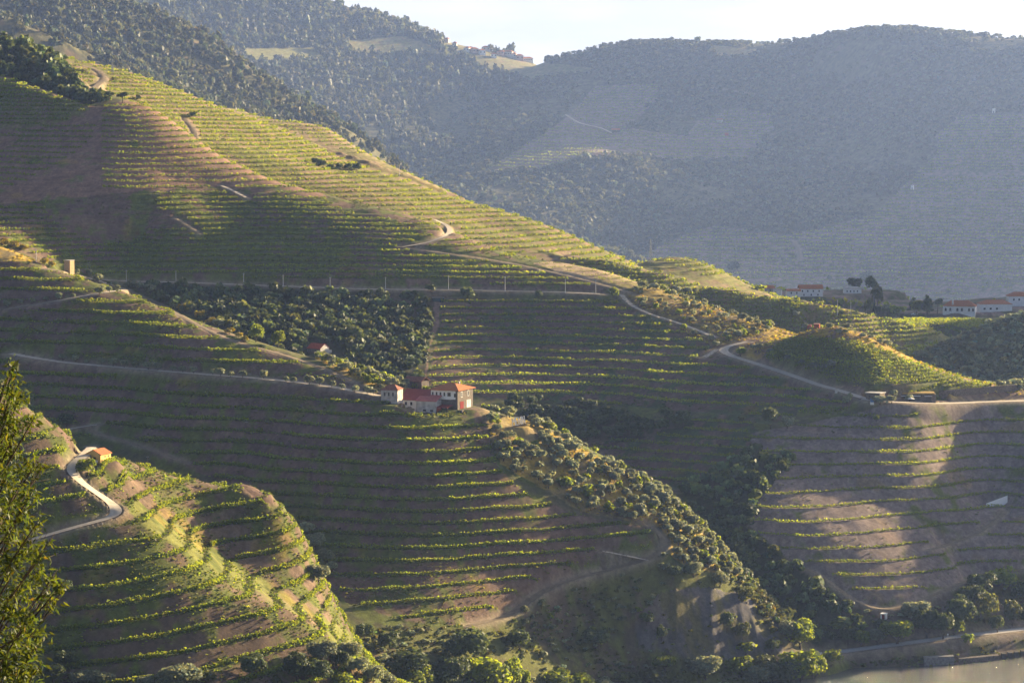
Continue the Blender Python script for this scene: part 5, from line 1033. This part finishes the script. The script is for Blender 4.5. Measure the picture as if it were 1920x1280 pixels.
# individual oaks: chain in the hollow, beside terraces, gully of the near slope
lab = 'dark round evergreen oak in the hollow behind the sign'
for P in (scatter(ZI == zname['D gully floor'], 5.0, 25),):
    for q in P: s = gr.uniform(1.8, 3.2); add_tree('oak_tree', q, s, s * gr.uniform(1.5, 2.0), lab, 'oaks in the hollow behind the sign')
for px, py, w, h, k, l in ((1445,803,34,42,'oak_tree','big dark oak left of the small bright vine plot'),(1476,803,24,24,'olive_tree','pale olive leaning on the big dark oak'),(1392,790,14,13,'shrub','small dark shrub between the hollow and the big oak'),(1287,796,18,26,'oak_tree','single dark tree on the bank in the middle hollow'),(1110,775,24,26,'oak_tree','taller tree standing above the chain of oaks'),
    (125,798,34,24,'oak_tree','dark oak in the shade behind the near ridge'),(163,893,38,36,'green_shrub','big green bush below the yellow hut by the road'),(122,1112,30,28,'oak_tree','round dark oak right of the foreground tree'),
    (577,1003,30,26,'olive_tree','topmost olive of the clump in the gully right of the near terraces'),(592,1030,34,32,'olive_tree','large olive in the gully under the topmost one'),(613,1057,32,30,'olive_tree','olive in the gully beside the small track'),(598,1092,42,36,'olive_tree','lowest and widest olive of the gully clump'),(622,1072,22,22,'olive_tree','small olive squeezed in the gully clump'),
    (320,160,34,34,'eucalyptus_tree','big round eucalyptus alone on the second ridge'),(985,110,17,20,'umbrella_pine','dark round tree on the skyline right of the village'),(1007,112,5,18,'cypress_tree','slender cypress on the skyline saddle'),(1022,112,9,16,'pine_tree','pointed pine on the skyline saddle'),(1031,113,10,12,'oak_tree','round tree beside the skyline pine'),
    (24,86,5,32,'cypress_tree','lone dark cypress over the garden wall at top left'),(1622,590,7,36,'cypress_tree','dark cypress, the left and shorter of the pair'),(1639,592,9,44,'cypress_tree','dark cypress, the taller right one of the pair'),(1645,585,24,54,'eucalyptus_tree','tall loose tree behind the pair of cypresses'),(1630,588,12,32,'shrub','small pale tree between the two cypresses'),
    (1645,592,14,18,'oak_tree','round dark bush right of the cypresses'),(1662,592,22,24,'olive_tree','pale round tree right of the round dark bush'),(1685,592,32,20,'green_shrub','wide domed tree left of the parked white car'),(1718,590,26,28,'poplar_tree','yellow green tree before the dark pines'),(1712,580,20,20,'pine_tree','dark spreading pine behind the yellow green tree'),(1738,590,28,34,'pine_tree','large dark pine left of the arched house'),(1758,588,16,30,'umbrella_pine','leaning dark pine close to the arched house'),
    (1602,545,26,24,'oak_tree','big round tree above the low white house'),(1635,548,22,30,'oak_tree','tall round tree right of the low white house'),(1628,520,12,12,'oak_tree','small round tree above the big round trees'),(1622,530,30,18,'oak_tree','broad tree behind the low white house'),(1375,512,22,24,'oak_tree','dark tree on the far terraces right of the knoll'),(1555,527,9,12,'oak_tree','lone round tree above the white villa'),(1524,545,0,0,'',''),(1425,545,24,12,'green_shrub','hazy green tree clump left of the white cottage'),
    (1475,588,16,12,'green_shrub','round green bush below the lit vine flat'),(1492,594,14,12,'olive_tree','pale bush beside the round green bush'),(1556,592,10,8,'green_shrub','small bush at the foot of the tall grey pole'),(1578,590,9,9,'oak_tree','small dark bush between the two poles on the flat'),
    (590,310,14,14,'oak_tree','left dark tree in the row on the ridge terrace'),(605,315,20,16,'oak_tree','widest dark tree in the row on the ridge terrace'),(620,318,14,11,'oak_tree','low dark tree in the row on the ridge terrace'),(637,318,16,12,'oak_tree','fourth dark tree in the row on the ridge terrace'),(652,319,16,13,'oak_tree','fifth dark tree in the row on the ridge terrace'),(668,320,20,14,'oak_tree','right end tree in the row on the ridge terrace'),
    (362,222,14,12,'oak_tree','dark bush at the crest beside the short ridge track'),(260,190,12,12,'shrub','bush on the bare crest right of the pine wood'),(205,195,18,26,'umbrella_pine','flat topped pine at the right end of the hilltop wood'),(188,195,16,28,'pine_tree','pointed pine beside the flat topped pine'),(230,196,22,24,'umbrella_pine','wide flat pine standing free before the hilltop wood'),
    (808,548,20,16,'oak_tree','dark tree on the pole road above the dark shed'),(876,562,26,24,'oak_tree','broad dark tree below the pole road'),(1010,560,14,16,'oak_tree','small tree below the pole road near the last poles'),(683,1197,38,30,'oak_tree','round dark oak at the bottom of the vine gully'),(728,1222,38,40,'oak_tree','tall blue green oak below the lowest vine row'),
    (845,1172,0,0,'',''),(975,1218,46,38,'oak_tree','round dark oak on the bank above the yellow pine'),(1117,1217,50,38,'oak_tree','wide dark oak on the scrubby lower slope'),(1015,1140,16,18,'olive_tree','olive at the edge of the curved track, upper of two'),(985,1150,15,17,'olive_tree','olive at the edge of the curved track, lower of two'),(1240,1200,22,30,'oak_tree','dark tree on the left edge of the rock face'),(1212,1170,26,22,'oak_tree','low dark tree above the rock face'),
    (1362,1183,26,40,'oak_tree','dark narrow tree on the rock face'),(1392,1198,32,34,'shrub','olive brown tree right of the dark one on the rock'),(1448,1222,28,24,'oak_tree','dark bush at the foot of the rock'),(1398,1226,34,24,'green_shrub','green bush at the lower rock edge'),(1262,1085,30,28,'oak_tree','dark tree under the bend of the curved track'),(1300,1080,36,30,'olive_tree','silvery tree on the lit flank below the bend'),(1350,1100,34,30,'olive_tree','pale tree on the flank above the rock face'),(1400,1130,34,34,'shrub','brown green tree on the flank right of the rock face')):
    if w: tree_px(k, px, py, w, h, l, ymin=(1600 if py < 340 and px > 500 and px < 700 else 1500 if (px > 1420 and py < 600) else 1050 if py < 540 else 870 if not (px < 240 and py > 760) else (905 if py < 850 else 780)))
# riverside trees, bottom of the picture
RT = [(655,1240,46,40,'olive_tree','pale olive at the foot of the grassy crest'),(668,1268,44,38,'olive_tree','pale olive nearest the grassy gully mouth'),(760,1272,84,58,'oak_tree','wide dark oak mass in the middle of the bottom edge'),(700,1284,40,40,'olive_tree','silvery olive low at the bottom edge'),(722,1290,40,34,'olive_tree','second silvery olive low at the bottom edge'),(778,1300,70,60,'poplar_tree','green tree with lit top at the bottom edge'),(832,1298,52,48,'oak_tree','dull green tree beside the yellow pine'),
      (872,1252,84,78,'oak_tree','tallest dark oak by the riverside slope'),(850,1285,60,60,'oak_tree','dark oak in front of the tallest one'),(912,1300,90,74,'poplar_tree','broad yellow lit pine at the bottom edge'),(960,1295,46,66,'poplar_tree','narrower yellow lit crown joined to the broad one'),(983,1300,24,46,'poplar_tree','small yellow lit crown at the bottom edge'),(1042,1302,72,50,'poplar_tree','low yellow topped tree at the bottom edge'),(1088,1300,58,46,'green_shrub','light green tree right of the low yellow topped one'),
      (1130,1298,44,30,'olive_tree','grey bush at the bottom edge under the scrubby slope'),(1180,1292,60,36,'shrub','tall pale reeds at the bottom edge'),(1225,1282,60,34,'shrub','reed thicket below the rock face'),(1247,1256,44,30,'poplar_tree','bright lime tree below the rock face'),(1298,1258,26,28,'olive_tree','slim pale tree between lime tree and round olive'),(1323,1272,52,46,'olive_tree','large round pale olive tree by the river'),(1386,1268,50,42,'green_shrub','yellowish round tree right of the round olive'),(1430,1262,54,40,'shrub','feathery olive brown tree above the river'),
      (1270,1300,70,30,'shrub','brown scrub tree on the bottom edge'),(1350,1302,60,26,'olive_tree','low grey tree on the bottom edge near the river'),(1420,1290,56,50,'olive_tree','grey olive above the shore'),(1458,1290,70,56,'oak_tree','dark tree leaning over the river'),(1500,1284,78,70,'poplar_tree','tall light green poplar on the river shore'),(1528,1278,40,56,'poplar_tree','slimmer poplar right of the tall one on the shore'),(1500,1215,58,56,'poplar_tree','brightly lit tree where the gully meets the railway'),(1480,1200,40,40,'olive_tree','pale tree left of the brightly lit one'),(1558,1248,44,34,'green_shrub','low green shrub between poplars and railway'),(1600,1242,0,0,'',''),
      (1555,1203,24,22,'oak_tree','small dark tree at the upper side of the railway'),(1590,1208,34,38,'oak_tree','dull oak at the upper side of the railway'),(1614,1213,32,36,'poplar_tree','bright yellow green tree beside the railway'),(1645,1208,36,32,'olive_tree','pale topped tree beside the bright yellow green one'),(1682,1208,62,50,'poplar_tree','big half lit tree beside the railway'),(1652,1186,28,28,'oak_tree','dark tree just below the tiny white hut'),(1716,1170,52,46,'olive_tree','pale crowned tree at the foot of the stony terraces'),(1738,1195,56,60,'oak_tree','dark oak behind the big half lit tree'),(1768,1198,40,56,'oak_tree','slender dark oak on the railway bank'),(1800,1180,56,66,'oak_tree','large dark oak on the railway bank'),(1789,1190,36,40,'green_shrub','mid green round tree by the railway signal'),(1846,1165,50,56,'shrub','lit brown green tree on the bank'),(1820,1140,48,46,'oak_tree','dark tree under the lower track'),(1840,1112,50,40,'oak_tree','dark round tree touching the lower track'),(1880,1112,56,50,'green_shrub','large bright domed tree on the lower track'),(1898,1172,36,50,'shrub','lit tree low on the right bank'),(1915,1135,44,50,'oak_tree','dark tree at the right edge of the bank'),(1925,1175,36,44,'oak_tree','dark tree at the right edge by the railway'),(1870,1185,30,34,'oak_tree','small dark tree by the railway at right'),(1815,1208,22,22,'green_shrub','round bush between railway and water'),
      (122,1250,46,34,'oak_tree','dark oak behind the foot of the foreground tree'),(100,1278,56,36,'oak_tree','dark oak low beside the foreground tree'),(152,1286,44,30,'olive_tree','grey olive at the bottom left edge'),(190,1292,50,36,'olive_tree','pale olive at the bottom left edge'),(335,1296,84,54,'olive_tree','broad pale bush under the lowest vine row'),(392,1280,26,24,'shrub','small dark shrub under the lowest vine row'),(240,1290,30,18,'shrub','low bush at the bottom edge below the vines'),(272,1290,34,26,'olive_tree','low pale bush at the bottom edge below the vines'),(476,1270,50,46,'oak_tree','round topped oak at the end of the lowest vine row'),(450,1298,40,30,'shrub','bush at the bottom edge under the round topped oak'),(520,1290,24,24,'shrub','small bush between two oaks at the bottom edge'),(556,1276,50,56,'oak_tree','dark oak left of the pale crowned one'),(603,1245,52,44,'olive_tree','pale crowned oak on the low bank'),(590,1285,60,50,'oak_tree','dark oak mass at the bottom edge'),(636,1262,36,44,'oak_tree','dark oak beside the grassy gully mouth'),(640,1296,50,40,'green_shrub','green bush at the gully mouth')]
for px, py, w, h, k, l in RT:
    if not w: continue
    q = at(px, min(py, 1278), 700)
    if q is None: continue
    s = q[1] / FOC; dz = max(0, py - 1278) * s
    add_tree(k, (q[0], q[1], q[2] - dz), w * s * .52, h * s, l)
kk = scatter(ZI == zname['K'], 4.4, 26)
wood('olive_grove', kk, [(70, 6, .46, 'round'), (70, 6, .46, 'round')], M_olive, (1.5, 2.3), (1.5, 1.9), 'dense grove of round grey green olives on the shaded slope at right', 14, cat='olive grove')
bk = (ZI == zname['E bank']) & (GZ < 9) & (GZ > .3) & (PY > 1195) & ~((PX > 1728) & (GZ < 4.2))
wood('undergrowth', scatter(bk, 1.5, 27, np.where(GZ < 3.5, 1.6, .5)), SK, M_scrub, (.6, 1.3), (1.0, 1.7), 'bushy growth along the river bank below the railway', 15, cat='scrub')

# the 296 olives that show largest are things of their own, the rest one grove
OLIVES.sort(key=lambda a: -a[1] / a[0][1] * (1 if any(w in a[3] for w in ('golden ridge', 'between', 'knoll', 'shaded slope')) else 3))
for a in OLIVES[:296]: add_tree('olive_tree', a[0], a[1], a[2], a[3], a[4], a[5], now=True)
its = []
_tv = [crown_cloud(80, 6, .46, seed=900 + k) for k in range(3)]
for k, a in enumerate(OLIVES[296:]):
    V, F, T = _tv[k % 3]; w = k * 2.4; c_, s_2 = math.cos(w), math.sin(w)
    its.append((np.c_[(V[:, 0] * c_ - V[:, 1] * s_2) * a[1] + a[0][0], (V[:, 0] * s_2 + V[:, 1] * c_) * a[1] + a[0][1], V[:, 2] * a[2] / 2.2 + a[0][2] + .1 * a[2]], F, T * (.8 + .4 * ((k * 37) % 11) / 11)))
merged('olive_grove', its, M_olive, 'smaller olives thickening the groves on the ridges', 'olive grove')

fl_ = zmask([(1205,905),(1262,938),(1400,1088),(1545,1202),(1450,1196),(1400,1120),(1330,1072),(1268,1005),(1222,945)], ['B'])
wood('undergrowth', scatter(fl_, 2.7, 28), [(60, 6, .5, 'round'), (60, 7, .5, 'round')], M_scrub, (1.0, 2.2), (1.3, 1.9), 'tangled green scrub over the river end of the golden ridge', 19, cat='scrub')
# ------------------------------------------------------------------ river edge things
q = at(1777, 1199, 1050); r = root('railway_signal', ground(q), 0, 'small white signal post beside the railway', 'signal')
MB().tube([(0,0,-.4),(0,0,1.9)], [.07,.07], 6).build('post', M_pole, r); MB().box(-.32, .32, -.06, .02, 1.9, 2.5).build('board', M_lwhite, r)
M_quay = noisy('grey_stone_quay', (.17, .165, .16), .3, 1.2)
def quay(a, b, ztop, th, name, mat, label):
    sa, sb = ray(a, 1250)[0], ray(b, 1250)[0]
    def shore(sx):
        j = int(round(float(np.interp(sx, COLS, np.arange(len(COLS)))))); zc = GZ[:, j]; k = np.where((zc[:-1] < .4) & (zc[1:] >= .4) & (ROWY[:-1] > 1000) & (ROWY[:-1] < 1200))[0]
        return ROWY[k[-1]] if len(k) else 1110
    n = max(3, int(abs(b - a) / 6)); S = np.linspace(sa, sb, n); Y = np.array([shore(s) for s in S]); Y = np.convolve(np.pad(Y, 2, 'edge'), np.ones(5) / 5, 'valid'); X = S * Y
    m = MB(); o = [[(x,y-1.2,-3),(x,y-.9,ztop),(x,y+th,ztop),(x,y+th,-3)] for x, y in zip(X, Y)]
    for p_, q_ in zip(o[:-1], o[1:]): m.add(p_ + q_, [(0,4,5,1),(1,5,6,2),(2,6,7,3)])
    m.add(o[0], [(3,2,1,0)]); m.add(o[-1], [(0,1,2,3)])
    return tag(m.build(name, mat), label, 'wall')
quay(1732, 1788, 3.2, 2.5, 'quay_wall', M_quay, 'grey stone quay wall rising from the river')
quay(1797, 1872, 2.0, 2.2, 'low_quay', M_stone, 'low dark stone quay right of the grey quay wall')
for a, l in ((1878, 'first'), (1890, 'second'), (1902, 'third'), (1914, 'fourth')):
    quay(a, a + 7, 2.4, 2.2, 'stone_pier', M_black, l + ' dark stone pier from the low quay along the shore')
# rails on the ballast
for wd, key, P in road_lines:
    if key != 'grey': continue
    T = np.gradient(P[:, :2], axis=0); T /= np.linalg.norm(T, axis=1)[:, None]; Nn = np.stack([-T[:, 1], T[:, 0]], -1)
    for s in (-.72, .72):
        W = P[:, :2] + Nn * s; z = np.maximum(P[:, 2], hgt(W[:, 0], W[:, 1])) + .13; n = len(P); q = np.arange(n - 1); k = Nn * .06
        V = np.concatenate([np.c_[W - k, z], np.c_[W - k, z + .16], np.c_[W + k, z + .16], np.c_[W + k, z]])
        Fq = np.concatenate([np.stack([j*n+q, j*n+q+1, (j+1)*n+q+1, (j+1)*n+q], -1) for j in range(3)])
        tag(mesh_np('rail', V, Fq, M_steel), kind='structure')
# parked car on the flat
q = at(1715, 591, 1500); r = root('parked_car', ground(q), R_(5), 'white parked car left of the dark pines on the flat', 'car')
m = MB(); prof = [(-2.1,.35),(-2.1,.85),(-1.3,.95),(-.7,1.45),(.9,1.45),(1.6,.95),(2.1,.8),(2.1,.35)]
m.add([(x,-.85,z) for x, z in prof] + [(x,.85,z) for x, z in prof], [tuple(range(8))[::-1], tuple(range(8,16))] + [(i,(i+1)%8,8+(i+1)%8,8+i) for i in range(8)]); m.build('body', M_lwhite, r)
m = MB(); m.box(-.65, 1.1, -.88, -.855, 1.0, 1.36); m.build('window', M_dark, r)
for x in (-1.3, 1.3):
    for y in (-.8, .8): MB().tube([(x,y-.1,.33),(x,y+.1,.33)], [.33,.33], 12).build('wheel', M_black, r)
# ------------------------------------------------------------------ foreground tree at the left edge
FY = 45.0
FT = root('foreground_tree', (-8.6, FY, float(near_h(np.array(-8.6), np.array(FY)))), 0, 'leafy sunlit tree close to the viewer along the left edge', 'tree')
bx_, by_, bz_ = FT.location
def fp(px, py, dy=0.0):
    q = pt(px, py, FY + dy); return (q[0] - bx_, q[1] - by_, q[2] - bz_)
G2 = np.random.default_rng(33)
CL = [(24,690,13,22),(20,730,20,26),(34,745,20,22),(10,780,26,30),(30,800,24,24),(4,830,28,28),(22,845,24,24),(58,790,14,14),(-20,760,40,50),(8,895,26,26),(46,885,24,20),(64,868,18,14),(78,876,12,10),(20,930,22,24),(55,925,24,20),(-10,960,36,40),(36,960,24,22),(62,985,20,18),(20,1000,22,22),(46,1030,26,24),(72,1042,22,20),(86,1020,12,12),(14,1060,26,28),(60,1080,24,20),(92,1085,22,18),(108,1100,14,14),(34,1105,26,26),(78,1120,22,20),(100,1130,14,14),(8,1140,30,30),(46,1160,26,26),(70,1190,22,22),(22,1200,32,30),(54,1225,24,24),(10,1250,34,30),(40,1268,28,26),(66,1255,16,18),(-40,860,50,60),(-60,1000,60,70),(-50,1140,60,70),(-40,1260,70,60),(-90,900,60,80),(-120,1080,80,90),(-150,960,80,90),(-100,800,50,60),(-160,1200,90,90),(-60,720,40,40),(20,1310,50,40),(-60,1340,80,60)]
allV = []; allF = []; allT = []; o = 0; ends = []
for cx, cy, rx, ry in CL:
    dy = G2.uniform(-1.3, 1.3); n = int(rx * ry * .19) if cx > -30 else int(rx * ry * .08)
    ends.append(fp(cx, cy + ry * .3, dy))
    C = np.array([fp(cx + rx * a, cy + ry * b, dy + c * rx * .0085) for a, b, c in G2.normal(size=(n, 3)) * .50])
    d = unit(n); d[:, 2] -= .35; d[:, 0] += .15; d /= np.linalg.norm(d, axis=1)[:, None]
    nn = unit(n); nn[:, 2] = np.abs(nn[:, 2]) + .2; s = np.cross(d, nn); s /= np.linalg.norm(s, axis=1)[:, None]; up = np.cross(s, d)
    Ln = G2.uniform(.09, .16, n)[:, None]; Wn = Ln * .30
    V = np.stack([C, C + d*Ln*.45 + s*Wn*.5 + up*Ln*.06, C + d*Ln, C + d*Ln*.45 - s*Wn*.5 + up*Ln*.06], 1).reshape(-1, 3)
    F = np.arange(4 * n).reshape(n, 4) + o; o += 4 * n
    t = G2.uniform(.7, 1.3, n); hu = G2.normal(size=n) * .12; young = (G2.random(n) < .02)
    T = np.stack([t * (1 + hu) * (1 + 1.3 * young), t * (1 + .25 * young), t * (1 - hu)], -1)
    allV.append(V); allF.append(F); allT.append(np.repeat(T, 4, axis=0))
mesh_np('crown', np.concatenate(allV), np.concatenate(allF), M_ash, FT, attrs={'tint': np.concatenate(allT)})
m = MB(); hb = fp(-70, 1180)
trunk = [(0,0,-1.0),(.15,.1,hb[2]*.35),(-.05,0,hb[2]*.7),(hb[0]*.6,0,hb[2]),(fp(-60,960)[0],.1,fp(-60,960)[2]),(fp(-20,800)[0],.1,fp(-20,800)[2]),(fp(18,700)[0],0,fp(18,700)[2])]
m.tube(trunk, [.34,.28,.22,.16,.10,.05,.018], 8).build('trunk', M_bark, FT, True)
m = MB()
tp = np.array(trunk)
for e in ends:
    e = np.array(e); zt = e[2] - .9 - abs(e[0] - tp[3][0]) * .35
    zt = np.clip(zt, tp[2][2], tp[-1][2] - .3); bx0 = np.array([np.interp(zt, tp[:, 2], tp[:, k]) for k in range(3)])
    mid = bx0 * .45 + e * .55 + np.array([0, 0, -.18]); r0 = .03
    m.tube([tuple(bx0), tuple(mid), tuple(e), tuple(e + (e - mid) * .25)], [r0, r0 * .55, .010, .004], 5)
    for k in range(4):
        f = e + G2.normal(size=3) * .13; m.tube([tuple(mid * .4 + e * .6), tuple(f)], [.007, .003], 4)
m.build('branch', M_bark, FT, True)
HAZE_D = 3.3e-5
# ------------------------------------------------------------------ the air
hm = bpy.data.materials.new('haze_air'); hm.use_nodes = True
ht = hm.node_tree; ht.nodes.clear()
ho = ht.nodes.new('ShaderNodeOutputMaterial'); hv = ht.nodes.new('ShaderNodeVolumePrincipled')
hv.inputs['Color'].default_value = (.34, .50, 1.0, 1); hv.inputs['Density'].default_value = HAZE_D; hv.inputs['Anisotropy'].default_value = .45
ht.links.new(hv.outputs[0], ho.inputs['Volume'])
hx0, hx1, hy0, hy1, hz0, hz1 = -4500, 6500, -300, 15400, -170, 760
hV = np.array([[x, y, z] for z in (hz0, hz1) for y in (hy0, hy1) for x in (hx0, hx1)], float)
hF = np.array([[0, 2, 3, 1], [4, 5, 7, 6], [0, 1, 5, 4], [2, 6, 7, 3], [0, 4, 6, 2], [1, 3, 7, 5]])
tag(mesh_np('haze', hV, hF, hm), kind='stuff')
